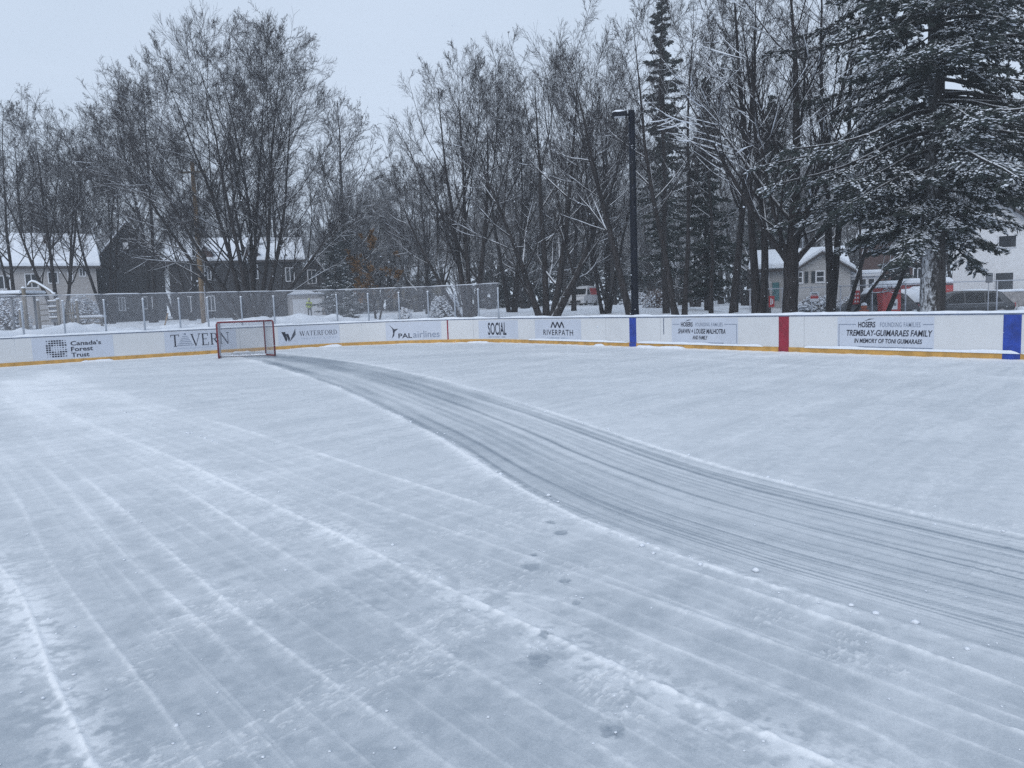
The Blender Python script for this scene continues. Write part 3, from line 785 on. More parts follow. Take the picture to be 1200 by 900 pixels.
# snow lying on the boards: along the cap and, on the long side, on the kick-plate ledge
def snow_strip(mb, s0, s1, z0, o0, o1, h0, h1, seed, ds=.09, m_=7, gaps=()):
    S = np.arange(s0, s1, ds); nn = fbm(S*1.6, S*0+seed, seed, 4); n2 = vnoise(S*9, S*0, seed+3)
    H = h0+(h1-h0)*np.clip((nn-.25)*1.8, 0, 1)+.2*h0*n2
    for (g0, g1) in gaps: H = np.where((S > g0) & (S < g1), -.01, H)
    ed = np.minimum(S-s0, s1-S); H = H*np.clip(ed/.15, 0, 1)
    rows = []
    for j in range(m_+1):
        a_ = PI*j/m_; kk = .6+.4*np.clip(H/h1, 0, 1)
        oc = (o0+o1)/2; ow = (o1-o0)/2
        rows.append(bpt(S, oc+ow*kk*(1+.25*(vnoise(S*7, S*0+j*.3, seed+9)-.5))*math.cos(a_)*1.0, z0+H*math.sin(a_)**.8 if j not in (0, m_) else np.full(len(S), z0)))
    mb.quadgrid(np.stack(rows, 0)); return mb
mb = MB(); sg = s_at(584)
snow_strip(mb, 14, sg, HB, -.115, .022, .035, .075, 300)
snow_strip(mb, sg, S_B1, HB, -.13, .012, .04, .10, 310)
o = mb.build('snow_on_boards', M['snow_fine'], None, True); tag(o, 'ridge of snow lying along the top of the white boards', 'snow ridge', kind='stuff')
mb = MB(); w_ = .17
gaps = [(sb[0]-w_, sb[0]+w_), (sb[1]-w_-.25, sb[1]+w_), (sb[2]-.175, sb[2]-.0)]
cuts = [14, sb[2]-.2, sb[2]+.2, sb[1]-.2-.3, sb[1]+.2, sb[0]-.19, sb[0]+.19, sb[0]+4.2]
for a_, b_ in ((14, sb[2]-.18), (sb[2]-.17, sb[1]-.55), (sb[1]+.6, sb[0]-.2), (sb[0]+.2, sb[0]+5.5)):
    a_, b_ = min(a_, b_), max(a_, b_); snow_strip(mb, a_, b_, .136, -.002, .040, .040, .075, 330+int(a_), m_=6)
for a_, b_ in ((30, 32.1), (33.5, 34.1), (40, 41.2), (46.5, 47.6), (50.2, 51), (55, 56.1)): snow_strip(mb, a_, b_, .0, -.002, .09, .03, .10, 350+int(a_), m_=6)
o = mb.build('snow_on_kick_plate', M['snow_fine'], None, True); tag(o, 'thin shelf of snow on the yellow kick plate ledge', 'snow ledge', kind='stuff')

# ------------------------------------------------------------------ glass barrier behind the end boards
gl = thing('mesh_fence', 'tall wire mesh fence on pale grey posts along the end boards', 'fence')
posts_px = [-62, -18, 30, 78.7, 126.7, 172, 214, 247, 286.5, 324.5, 396.8, 433, 468.5, 502, 533, 560, 583]
ps = [s_at(q) if q > -40 else s_at(-18)+2.2*(1 if q < -40 else 0) for q in posts_px]
ps.sort()
for i, s in enumerate(ps):
    p, t, n = path(s); q = p-n*.10
    mb = MB().tube([(q[0], q[1], .5), (q[0], q[1], 2.10), (q[0], q[1], 2.13)], [.031, .031, .027], 10); mb.build('post', M['alu'], gl, True)
    mb = MB().blob((q[0], q[1], 2.12), .045, .045, .04, i, .1, 8, 4, True); mb.build('snow_cap', M['snow_fine'], gl, True)
for a_, b_ in zip(ps[:-1], ps[1:]):
    mb = MB(); wid = b_-a_; H0, H1 = .93, 2.32; hh = H1-H0; k = -hh
    while k < wid:
        for sg_ in (1, -1):
            # a wire climbing at 45 degrees, cut at the panel's ends
            l0, l1 = max(0, -k), min(hh, wid-k)
            if l1-l0 > .02:
                c0, c1 = (k+l0, k+l1) if sg_ > 0 else (wid-(k+l0), wid-(k+l1))
                P0 = bpt(np.array(a_+c0), -.15+.002*sg_, np.array(H0+l0)); P1 = bpt(np.array(a_+c1), -.15+.002*sg_, np.array(H0+l1))
                mb.tube([P0, P1], .0027, 3, False)
        k += .056
    mb.build('mesh', M['wire'], gl)
    mb = MB(); Q = bpt(np.linspace(a_, b_, 6), np.full(6, -.15), np.full(6, 2.33)); mb.tube([tuple(q) for q in Q], .015, 8)
    rail = mb.build('top_rail', M['wire'], gl, True)
    mb = MB(); snow_strip(mb, a_+.02, b_-.02, 2.340, -.165, -.135, .008, .018, 400+int(a_*10), .15, 4); mb.build('snow_edge', M['snow_fine'], rail, True)

# ------------------------------------------------------------------ goal
def gp(px, Y): q = at(px, 355, Y); return Vector((q[0], q[1], 0))
gl_, gr_ = ground(256.6, 420.5), ground(322.5, 417.3)
A = Vector((gl_[0], gl_[1], 0)); B = Vector((gr_[0], gr_[1], 0))
GH = 1.22
cen = (A+B)/2; gx = (B-A).normalized(); gy = Vector((-gx.y, gx.x, 0)); hw = (B-A).length/2
goal = thing('hockey_goal', 'red framed ice hockey goal with white net on the ice', 'hockey goal', cen, math.atan2(gx.y, gx.x))
Lc = lambda P: Vector(((P-cen).dot(gx), (P-cen).dot(gy), P.z))
RL = Lc(gp(254.5, A.y+.95)); RR = Lc(gp(307.6, B.y+.62))
PL_, PR_ = Vector((-hw, 0, 0)), Vector((hw, 0, 0))
up = lambda P, h: Vector((P.x, P.y, h))
MB().tube([up(PL_, .015), up(PL_, GH-.05), PL_+Vector((.02, 0, GH-.015)), PL_+Vector((.06, 0, GH))], .029, 12).build('post', M['goal_red'], goal, True)
MB().tube([up(PR_, .015), up(PR_, GH-.05), PR_+Vector((-.02, 0, GH-.015)), PR_+Vector((-.06, 0, GH))], .029, 12).build('post', M['goal_red'], goal, True)
MB().tube([PL_+Vector((.06, 0, GH)), PR_+Vector((-.06, 0, GH))], .029, 12).build('crossbar', M['goal_red'], goal, True)
tl, tr = Vector((RL.x+.1, RL.y*.55, GH-.02)), Vector((RR.x, RR.y*.95, GH-.02))
MB().tube([PL_+Vector((.04, 0, GH-.01)), tl, tr, PR_+Vector((-.04, 0, GH-.01))], .018, 8).build('top_frame', M['goal_red'], goal, True)
MB().tube([up(PL_, .03), up(RL, .03), up(RR, .03), up(PR_, .03)], .026, 8).build('base_frame', M['goal_red'], goal, True)
MB().tube([up(RR, .03), tr], .026, 8).build('back_post', M['goal_red'], goal, True)
def net_patch(mb, p00, p10, p01, p11, n_, m_, r=.0042, sag=.05):
    def P(a_, b_):
        q = p00*(1-a_)*(1-b_)+p10*a_*(1-b_)+p01*(1-a_)*b_+p11*a_*b_
        nrm = (p10-p00).cross(p01-p00).normalized(); return q+nrm*sag*math.sin(PI*a_)*math.sin(PI*b_)
    # diamond mesh
    for k in range(-m_, n_+1):
        for sg_ in (1, -1):
            pts_ = []
            for j in range(0, m_+1):
                i = k+j if sg_ > 0 else k+m_-j
                if 0 <= i <= n_: pts_.append(P(i/n_, j/m_))
            if len(pts_) > 1: mb.tube(pts_, r, 3, False)
mb = MB()
net_patch(mb, up(RL, .03), up(RR, .03), tl, tr, 26, 22)
net_patch(mb, up(PL_, .03), up(RL, .03), up(PL_, GH-.02), tl, 12, 22, sag=.03)
net_patch(mb, up(RR, .03), up(PR_, .03), tr, up(PR_, GH-.02), 12, 22, sag=.03)
net_patch(mb, up(PL_, GH), up(PR_, GH), tl, tr, 30, 10, sag=.02)
mb.build('net', M['net'], goal)
mb = MB()
for k in range(40):
    a_ = k/39; q = up(RL, .03)*(1-a_)+up(RR, .03)*a_; mb.blob((q.x, q.y, .02), .05, .05, .03+.03*random.random(), k, .2, 8, 4, True)
mb.build('snow_at_base', M['snow_fine'], goal, True)
mb = MB(); mb.tube([PL_+Vector((.02, 0, GH+.035)), PL_*.3+Vector((0, 0, GH+.04)), PR_*.4+Vector((0, 0, GH+.036)), PR_+Vector((-.03, 0, GH+.034))], [.014, .022, .016, .02], 8)
mb.build('snow_on_crossbar', M['snow_fine'], goal, True)

# ------------------------------------------------------------------ trees
def tubes(P, Rr, S_):
    """P (N,K,3), Rr (N,K) -> verts, quads"""
    Nn, K = P.shape[:2]
    T = np.empty_like(P); T[:, 1:-1] = P[:, 2:]-P[:, :-2]; T[:, 0] = P[:, 1]-P[:, 0]; T[:, -1] = P[:, -1]-P[:, -2]
    T /= np.linalg.norm(T, axis=-1, keepdims=True)+1e-9
    mT = T.mean(1, keepdims=True)
    ref = np.where(np.abs(mT[..., 2:3]) < .8, np.array([0, 0, 1.0]), np.array([1.0, 0, 0]))
    A_ = np.cross(T, ref); A_ /= np.linalg.norm(A_, axis=-1, keepdims=True)+1e-9
    B_ = np.cross(A_, T)
    an = 2*PI*np.arange(S_)/S_
    Vv = P[:, :, None, :]+Rr[:, :, None, None]*(A_[:, :, None, :]*np.cos(an)[:, None]+B_[:, :, None, :]*np.sin(an)[:, None])
    I = np.arange(Nn*K*S_).reshape(Nn, K, S_); J = np.roll(I, -1, 2)
    Q = np.stack([I[:, :-1], J[:, :-1], J[:, 1:], I[:, 1:]], -1).reshape(-1, 4)
    return Vv.reshape(-1, 3), Q
class Acc:
    def __init__(s): s.V = []; s.F = []; s.n = 0
    def add(s, V, F): s.V.append(V); s.F.append(F+s.n); s.n += len(V)
    def get(s): return np.concatenate(s.V)
def sample(P, Rr, idx, t):
    K = P.shape[1]; f = np.clip(t, 0, .999)*(K-1); k = f.astype(int); w = (f-k)[:, None]
    a_ = P[idx, k]; b_ = P[idx, k+1]; d = b_-a_; d /= np.linalg.norm(d, axis=-1, keepdims=True)+1e-9
    return a_*(1-w)+b_*w, d, Rr[idx, k]*(1-w[:, 0])+Rr[idx, k+1]*w[:, 0]
def spawn(rg, P, Rr, L, n, t0, t1, ang, lr, K, up, wig, rk, rmin, tip=.25, taper_len=.55, crowd=1.0):
    Nn = len(P); idx = np.repeat(np.arange(Nn), n)
    t = t0+(t1-t0)*((np.tile(np.arange(n), Nn)+rg.random(Nn*n))/n)**crowd
    o, d, r = sample(P, Rr, idx, t)
    az = rg.normal(size=(len(idx), 3)); az -= (az*d).sum(-1, keepdims=True)*d; az /= np.linalg.norm(az, axis=-1, keepdims=True)+1e-9
    al = np.radians(rg.normal(ang, 9, len(idx)))[:, None]
    D_ = d*np.cos(al)+az*np.sin(al)
    ln = L[idx]*lr*(1-taper_len*t)*rg.uniform(.65, 1.25, len(idx))
    pts_ = [o]; cur = o
    for k in range(K-1):
        D_ = D_+rg.normal(0, wig, D_.shape)+np.array([0, 0, up])
        D_ = D_/np.linalg.norm(D_, axis=-1, keepdims=True)
        cur = cur+D_*(ln/(K-1))[:, None]; pts_.append(cur)
    PP = np.stack(pts_, 1)
    r0 = np.maximum(np.minimum(r*.85, r*rk*rg.uniform(.8, 1.15, len(idx))), rmin)
    RR_ = r0[:, None]*np.linspace(1, tip, K)[None]; RR_ = np.maximum(RR_, rmin*.8)
    return PP, RR_, ln
def snow_tubes(P, Rr, rg, thick=1.0, keep=.75):
    """snow piled on the upper side of limbs that lie flat enough"""
    T = np.gradient(P, axis=1); T /= np.linalg.norm(T, axis=-1, keepdims=True)+1e-9
    flat = np.clip(1.3*np.sqrt(np.clip(1-T[..., 2]**2, 0, 1))-.38, 0, 1)
    n_, k_ = flat.shape
    wv = vnoise(np.arange(k_)[None]*.55+np.arange(n_)[:, None]*7.3, np.arange(n_)[:, None]*3.1+0*flat, 71)
    flat = np.clip(flat*(.25+1.25*wv), 0, 1.2)
    rs = (Rr*.66+.007*thick)*flat*np.sin(np.linspace(.25, PI-.15, k_))[None]**.5+.0006
    side = np.stack([-T[..., 1], T[..., 0], np.zeros_like(T[..., 0])], -1)
    upv = np.cross(T, side); upv /= np.linalg.norm(upv, axis=-1, keepdims=True)+1e-9
    upv = np.where(upv[..., 2:3] < 0, -upv, upv)
    Q = P+upv*(Rr*.62+.004)[..., None]*np.clip(flat*3, 0, 1)[..., None]
    sel = (flat.max(1) > .25) & (rg.random(len(P)) < keep)
    return Q[sel], rs[sel]
def bare_tree(seed, H=16., stems=1, r0=.22, lean=0., spread=12., fork=0., n1=14, n2=9, n3=8, n4=4, t0=.22, ang1=48, l1=.42, l2=.5, l3=.46, l4=.55, up1=.06, rmin=.005, wig0=.035, low=0., snow_keep=.85, snow_thick=1., dirs=None, sr=None, lead=.80, twig_up=.03, W=None, zb=.05):
    rg = np.random.default_rng(seed)
    K0 = 14
    r0 = r0*1.12
    W = W or .27*H; rz_ = H*(1-zb)/2; zc_ = H-rz_
    def env(p):
        dz = (p[..., 2]-zc_)/rz_; dz = np.where(dz < 0, dz*.8, dz)
        return ((p[..., 0]**2+p[..., 1]**2)/W**2+dz**2)**.5
    def clip(P_, R_, L_, lo=.90, hi=1.04, mn=.2):
        lim = rg.uniform(lo, hi, len(P_)); f = np.full(len(P_), mn)
        for q_ in np.linspace(mn, 1, 14):
            ok_ = env(P_[:, 0]+(P_[:, -1]-P_[:, 0])*q_) <= lim
            f = np.where(ok_, q_, f)
        return P_[:, :1]+(P_-P_[:, :1])*f[:, None, None], R_*np.sqrt(f)[:, None].clip(.5, 1), L_*f
    P = []; Rr = []; L = []
    for i in range(stems):
        az = 2*PI*(i+rg.uniform(-.2, .2))/stems+seed
        tl_ = math.radians(spread*(rg.uniform(.6, 1.2)) if stems > 1 else lean)
        if dirs: az, tl_ = math.radians(dirs[i][0]), math.radians(dirs[i][1])
        elif stems == 1: az = 0
        d = np.array([math.sin(tl_)*math.cos(az), math.sin(tl_)*math.sin(az), math.cos(tl_)])
        ln = (H*rg.uniform(.86, 1.0) if i else H)*(1-.30*math.degrees(tl_)/60)
        pos = np.array([.0, 0, -.35]) if fork == 0 else np.array([0, 0, fork*H*.9])
        if fork == 0 and stems > 1: pos = pos+np.array([math.cos(az), math.sin(az), 0])*r0*1.1
        pp = [pos]; dd = d.copy()
        for k in range(K0-1):
            dd = dd+rg.normal(0, wig0, 3)+np.array([0, 0, .03]); dd /= np.linalg.norm(dd)
            pos = pos+dd*(ln-(fork*H if fork else 0))/(K0-1); pp.append(pos)
        P.append(pp); rr_ = r0*(rg.uniform(.75, 1.) if stems > 1 else 1)*(sr[i] if sr else 1)
        Rr.append(rr_*np.concatenate([[1.35], np.linspace(1, .07, K0-1)**1.05])); L.append(ln)
    P = np.array(P); Rr = np.array(Rr); L = np.array(L)
    P, _, L = clip(P, Rr, L, lead, lead+.13, .45)
    tr = Acc(); tr.add(*tubes(P, Rr, 10))
    if fork:
        zz = np.linspace(-.35, fork*H, 9); wb = np.cumsum(rg.normal(0, .02, (9, 2)), 0); wb -= np.linspace(0, 1, 9)[:, None]*(wb[-1])
        T0 = np.stack([wb[:, 0], wb[:, 1], zz], -1)[None]; T0R = (r0*1.25*np.concatenate([[1.3, 1.1], np.linspace(1.02, .95, 7)]))[None]
        tr.add(*tubes(T0, T0R, 14))
    P1, R1, L1 = spawn(rg, P, Rr, L, n1, t0, .97, ang1, l1, 9, up1, .055, .46, .012, .22, .25)
    if low:
        PL1, RL1, LL1 = spawn(rg, P, Rr, L, int(low), t0*.5, t0*1.3+.06, 58, l1*.75, 9, .14, .10, .45, .02, .25)
        P1 = np.concatenate([P1, PL1]); R1 = np.concatenate([R1, RL1]); L1 = np.concatenate([L1, LL1])
    P1, R1, L1 = clip(P1, R1, L1)
    P2, R2, L2 = spawn(rg, P1, R1, L1, n2, .30, 1., 40, l2, 7, up1*.7, .06, .52, .008, .3); P2, R2, L2 = clip(P2, R2, L2)
    P3, R3, L3 = spawn(rg, P2, R2, L2, n3, .18, 1., 34, l3, 5, twig_up, .06, .65, rmin*1.15, .5)
    P3b, R3b, L3b = spawn(rg, P1, R1, L1, max(3, n3//2), .35, 1., 40, l3*.55, 5, twig_up, .07, .4, rmin*1.15, .5)
    P0b, R0b, L0b = spawn(rg, P, Rr, L, n1, max(t0, .5), 1., 42, .11, 5, .08, .07, .25, rmin*1.2, .5, .2)
    P3b = np.concatenate([P3b, P0b]); R3b = np.concatenate([R3b, R0b]); L3b = np.concatenate([L3b, L0b])
    P3 = np.concatenate([P3, P3b]); R3 = np.concatenate([R3, R3b]); L3 = np.concatenate([L3, L3b])
    P3, R3, L3 = clip(P3, R3, L3, .92, 1.08)
    P4, R4, L4 = spawn(rg, P3, R3, L3, n4+1, .12, 1., 34, l4*1.35, 3, twig_up, .05, .75, rmin, .6, .35)
    c = Acc()
    c.add(*tubes(P1, R1, 6)); c.add(*tubes(P2, R2, 5)); c.add(*tubes(P3, R3, 3)); c.add(*tubes(P4, R4, 3))
    sn = Acc()
    for (a_, b_, kp) in ((P1, R1, snow_keep), (P2, R2, snow_keep*.8)):
        q, r = snow_tubes(a_, b_, rg, snow_thick, kp)
        if len(q): sn.add(*tubes(q, r, 5))
    return tr, c, sn
def tree_thing(name, label, cat, proto, loc, rz, group=None, bark='bark', branch='branch', sc_=1.0, twig='twig'):
    tr, c, sn = proto
    root = thing(name, label, cat, loc, rz, group)
    np_obj('trunk', tr.get(), [np.concatenate(tr.F)], M[bark], root, smooth=True)
    np_obj('crown', c.get(), c.F, [M[branch], M[twig]], root, [0, 0, 1, 1], True)
    if sn.n: np_obj('snow_on_limbs', sn.get(), [np.concatenate(sn.F)], M['snow_fine'], root, smooth=True)
    root.scale = (sc_,)*3
    return root
def base(px, Y):
    xx = X(px, Y); return (float(xx), float(Y), gzf(xx, Y)-.05)

def quads_diamond(Cn, A_, B_, la, lb):
    V = np.stack([Cn-A_*la[:, None], Cn+B_*lb[:, None], Cn+A_*la[:, None], Cn-B_*lb[:, None]], 1).reshape(-1, 3)
    return V, np.arange(len(V)).reshape(-1, 4)
def unit(a_): return a_/(np.linalg.norm(a_, axis=-1, keepdims=True)+1e-9)
def spruce(seed, H=16., rb=3., n=170, tw=16, fl=9, fsize=.12, z0=.05, power=.85, droop=-.35, tipup=.30, r0=.25, snow=.35, flw=.42, crooked=.0, lumpy=.0, gaps=0.0, inner=0.0):
    rg = np.random.default_rng(seed)
    tr = Acc(); K = 12
    zz = np.linspace(-.4, H, K); w = np.cumsum(rg.normal(0, .03+crooked, (K, 2)), 0)*np.linspace(0, 1, K)[:, None]
    T0 = np.stack([w[:, 0], w[:, 1], zz], -1)[None]; T0R = (r0*np.linspace(1.1, .06, K))[None]
    tr.add(*tubes(T0, T0R, 12))
    t = z0+(1-z0)*((np.arange(n)+rg.random(n))/n)
    if gaps: t = t[vnoise(t*14, t*0+seed, seed) > gaps]
    n = len(t)
    o, _, r = sample(np.repeat(T0, 1, 0), T0R, np.zeros(n, int), t)
    az = rg.uniform(0, 2*PI, n)+np.arange(n)*2.4
    ln = rb*np.clip(1-t, .02, 1)**power*rg.uniform(.62, 1.12, n)*(1+lumpy*(vnoise(t*9, az, seed+1)-.5)*2)
    low = np.clip((t-z0)/.12, .55, 1); ln = ln*low
    d = np.stack([np.cos(az), np.sin(az), np.full(n, 0.)+droop*.3*(1-t)+.35*t**2], -1)
    KB = 8; pts_ = [o]; cur = o; D_ = unit(d)
    for k in range(KB-1):
        f = k/(KB-2)
        D_ = unit(D_+np.array([0, 0, 1.])*((droop*.30 if f < .5 else tipup*.30))+rg.normal(0, .05, D_.shape))
        cur = cur+D_*(ln/(KB-1))[:, None]; pts_.append(cur)
    PB = np.stack(pts_, 1); RB = np.maximum((.012+.012*ln)[:, None]*np.linspace(1, .25, KB), .006)
    br = Acc(); br.add(*tubes(PB, RB, 5))
    # side twigs, lying nearly in the branch's own plane
    idx = np.repeat(np.arange(n), tw); ts = np.tile((np.arange(tw)+.5)/tw, n)*.9+.1+rg.normal(0, .02, n*tw)
    ts = np.clip(inner+ts*(1-inner), .06, 1)
    oo, dd, _ = sample(PB, RB, idx, ts)
    side = unit(np.stack([-dd[:, 1], dd[:, 0], 0*dd[:, 0]], -1))*np.where(np.arange(n*tw) % 2 == 0, 1, -1)[:, None]
    td = unit(dd*.75+side*.8+np.array([0, 0, -.22])+rg.normal(0, .13, dd.shape))
    tl_ = np.clip(ln[idx]*.34*(1.08-ts*.75), .12, 1.3)*rg.uniform(.6, 1.2, n*tw)
    e = oo+td*tl_[:, None]+np.array([0, 0, -.10])*tl_[:, None]
    br.add(*tubes(np.stack([oo, (oo+e)/2+np.array([0, 0, .03]), e], 1), np.repeat(np.array([[.007, .006, .004]]), len(oo), 0), 3))
    # needle sprays
    nf = fl; j = np.repeat(np.arange(n*tw), nf); f = rg.random(len(j))
    lf = np.minimum(tl_[j], 1.)
    cpos = oo[j]*(1-f)[:, None]+e[j]*f[:, None]+rg.normal(0, .018+.015*fsize/.1, (len(j), 3))
    ax = unit(td[j]+rg.normal(0, .45, (len(j), 3))+np.array([0, 0, -.08]))
    bx = unit(np.cross(ax, rg.normal(size=(len(j), 3))))
    la = fsize*rg.uniform(.6, 1.3, len(j)); lb = la*flw*rg.uniform(.6, 1.2, len(j))
    fo = Acc(); fo.add(*quads_diamond(cpos, ax, bx, la, lb))
    sn = Acc()
    if snow:
        m_ = rg.random(len(j)) < snow*.42
        # clumps lie where whole twigs are loaded
        load = vnoise(oo[:, 0]*1.7+oo[:, 2], oo[:, 1]*1.7-oo[:, 2]*.7, seed+5)
        m_ &= (load[j] > .36) & (f > .15)
        q = cpos[m_]+np.array([0, 0, .025+.12*fsize]); ax2 = unit(td[j][m_]*np.array([1, 1, .7])); nn = m_.sum()
        s2 = unit(np.cross(ax2, np.array([0, 0, 1.]))); u2 = np.cross(s2, ax2)
        a_ = fsize*rg.uniform(.45, 1.0, nn)[:, None]; b_ = a_*rg.uniform(.35, .6, (nn, 1)); h_ = a_*rg.uniform(.18, .32, (nn, 1))
        Vv = np.stack([q-ax2*a_, q-s2*b_, q+ax2*a_, q+s2*b_, q+u2*h_, q-u2*h_*.6], 1).reshape(-1, 3)
        tri = np.array([[0, 1, 4], [1, 2, 4], [2, 3, 4], [3, 0, 4], [1, 0, 5], [2, 1, 5], [3, 2, 5], [0, 3, 5]])
        sn.add(Vv, (tri[None]+6*np.arange(nn)[:, None, None]).reshape(-1, 3))
    return tr, br, fo, sn
def spruce_thing(name, label, proto, loc, rz, group=None, bark='bark', need='needles'):
    tr, br, fo, sn = proto
    root = thing(name, label, 'conifer', loc, rz, group)
    np_obj('trunk', tr.get(), [np.concatenate(tr.F)], M[bark], root, smooth=True)
    np_obj('branches', br.get(), [np.concatenate(br.F)], M['branch'], root, smooth=True)
    np_obj('foliage', fo.get(), [np.concatenate(fo.F)], M[need], root)
    if sn.n: np_obj('snow_on_foliage', sn.get(), [np.concatenate(sn.F)], M['snow_fine'], root, smooth=True)
    return root

# --- the near deciduous trees, each grown for its place
GT = 'bare trees round the rink'
def T(seed, px, Y, label, name='bare_tree', bark='bark', branch='branch', rz=0, cat='tree', **k):
    return tree_thing(name, label, cat, bare_tree(seed, **k), base(px, Y), rz, GT, bark, branch)
big = T(101, 294, 47, 'wide multi-stemmed bare maple behind the goal and end boards', 'maple_tree', lead=.70, H=18.4, stems=10, r0=.15, dirs=[(90, 3), (180, 40), (200, 27), (165, 14), (60, 7), (20, 15), (350, 27), (5, 40), (270, 20), (120, 30)], n1=13, n2=10, n3=8, n4=4, t0=.2, ang1=40, l1=.60, l2=.46, up1=.03, low=0, rmin=.0056, W=8.9)
t2 = T(102, 68, 52, 'bare multi-stemmed tree behind the climbing frame, ahead of the pale house', H=16.2, W=5.2, lead=.68, l1=.54, ang1=37, stems=4, r0=.14, spread=16, n1=13, n2=9, n3=7, n4=4, t0=.26, up1=.07, rmin=.0056)
t3 = T(103, 17, 56, 'slender twin-stemmed bare tree at the outer end of the mesh fence', H=17, W=3.8, stems=2, r0=.14, spread=9, n1=17, n2=10, n3=8, n4=4, t0=.26, rmin=.0056)
t4 = T(104, 128, 58, 'bare tree leaning across the dark gabled house', H=16.8, W=5.0, lead=.70, l1=.52, ang1=37, stems=3, r0=.14, spread=14, n1=14, n2=9, n3=8, n4=4, t0=.26, rmin=.0056)
t5 = T(105, 178, 66, 'tallest bare tree rising behind the wooden utility pole', H=23.5, W=6.0, stems=2, r0=.20, spread=10, n1=18, n2=10, n3=8, n4=4, t0=.25, rmin=.008)
t6 = T(106, 548, 45, 'bare tree of several upright trunks beside the end of the mesh fence', H=15.8, lead=.66, l1=.58, ang1=36, stems=4, r0=.165, W=5.4, n1=10, n2=9, n3=8, n4=4, t0=.26, dirs=[(180, 28), (120, 9), (60, 4), (10, 12)], low=1, bark='bark_snowy')
t7 = T(107, 641, 41, 'thick bare maple forking low, snow packed in its crotch', 'maple_tree', H=15.6, lead=.62, l1=.60, ang1=38, stems=4, r0=.21, W=5.8, n1=10, n2=9, n3=8, n4=4, t0=.24, dirs=[(180, 20), (100, 6), (20, 12), (0, 26)], low=1, bark='bark_snowy', branch='branch_snowy', snow_thick=1.6)
t8 = T(108, 600, 54, 'bare tree between the fence end post and the low-forking maple', H=17.0, stems=3, lead=.68, l1=.52, ang1=36, r0=.14, spread=11, W=4.4, n1=11, n2=9, n3=8, n4=4, t0=.2)
t9 = T(109, 709, 47, 'small bush-like bare tree beside the white and red van', H=17.8, stems=5, lead=.66, l1=.52, ang1=36, r0=.115, spread=14, W=4.6, n1=9, n2=8, n3=7, n4=4, t0=.26, branch='branch_snowy')
t10 = T(110, 741, 36, 'bare tree leaning over just behind the black lamp post', H=15.5, stems=1, r0=.16, lean=0, dirs=[(185, 12)], W=4.2, n1=14, n2=8, n3=7, n4=3, t0=.28, bark='bark_snowy', branch='branch_snowy')
t11 = T(111, 781, 44, 'straight bare trunk just past the lamp post, brown bush at its foot', H=19.5, stems=1, r0=.16, W=3.6, n1=15, n2=8, n3=7, n4=3, t0=.35, l1=.30, ang1=38)
t12 = T(112, 798, 37, 'bare tree with two arching stems between the lamp post and the short spruce', H=16.5, stems=2, r0=.14, W=4.2, dirs=[(170, 11), (20, 3)], n1=12, n2=8, n3=7, n4=3, t0=.3, l1=.34, branch='branch_snowy')
t13 = T(113, 833, 40, 'thin bare tree standing in front of the short spruce', H=15, stems=1, r0=.10, W=2.6, n1=14, n2=8, n3=6, n4=3, t0=.3, l1=.28)
t14 = T(114, 859, 37, 'slim bare tree of long rising limbs next to the short spruce', H=17.5, stems=1, dirs=[(10, 3)], r0=.165, W=3.8, n1=15, n2=8, n3=7, n4=3, t0=.3, l1=.36, ang1=34, up1=.09)
t15 = T(115, 885.5, 33.5, 'straight dark bare tree nearest the red centre stripe on its lamp post side', H=17.5, stems=2, r0=.185, W=4.2, dirs=[(60, 2), (20, 8)], n1=12, n2=8, n3=7, n4=3, t0=.3, l1=.34, ang1=36, up1=.08)
t16 = T(116, 927, 31, 'stout bare maple with snow heaped on low curving limbs', 'maple_tree', H=15.5, fork=.15, lead=.82, l1=.46, stems=5, r0=.21, W=5.8, sr=[1.05, .55, .5, .5, .45], dirs=[(95, 1.5), (350, 42), (190, 38), (30, 16), (170, 20)], n1=11, n2=8, n3=6, n4=3, t0=.1, low=1, branch='branch_snowy', snow_keep=1., snow_thick=3.2)
tb = T(117, 968, 32, 'dark bare tree with snow knobs, just past the stout snow-heaped maple', H=16.5, stems=2, r0=.155, W=4.2, dirs=[(0, 4), (20, 12)], n1=12, n2=8, n3=6, n4=3, t0=.26, low=1, bark='bark_snowy', branch='branch_snowy', snow_thick=1.8)
t18 = T(118, 986, 36.5, 'bare tree slanting in front of the white sunroom', H=13.5, stems=2, r0=.115, W=4.4, dirs=[(0, 14), (350, 34)], n1=10, n2=7, n3=6, n4=3, t0=.26, branch='branch_snowy', snow_thick=1.6)
t19 = T(119, 1033, 34, 'thin crooked bare trunk slanting across the red box', H=11, stems=1, r0=.095, W=4.2, dirs=[(5, 20)], n1=10, n2=7, n3=6, n4=2, t0=.3, branch='branch_snowy')

# --- conifers
sp_hero = spruce(219, H=23, rb=6.7, n=330, tw=24, fl=17, fsize=.115, z0=.160, power=.60, droop=-.36, tipup=.10, r0=.40, snow=1.9, flw=.34, crooked=.015, lumpy=.45, gaps=.20, inner=.12)
hero = spruce_thing('spruce_tree', 'huge snow-dusted spruce with a snow-plastered trunk beside the black car', sp_hero, base(1093, 27.5), .6, bark='bark_pine')
mbx = MB()
sp_tall = spruce(202, H=24.5, rb=3.5, n=210, tw=15, fl=8, fsize=.15, z0=.12, power=.80, snow=.3, r0=.28, lumpy=.35)
spruce_thing('spruce_tree', 'tallest narrow dark spruce, its tip above the lamp post', sp_tall, base(780, 60), 0)
sp_mid = spruce(203, H=15.6, rb=3.5, n=170, tw=14, fl=8, fsize=.15, z0=.10, power=.85, snow=.35, r0=.22, lumpy=.35)
spm = spruce_thing('spruce_tree', 'short grey-green spruce between slim bare trunks', sp_mid, base(829, 47), 0)
spm.scale = (.88, .88, .88)
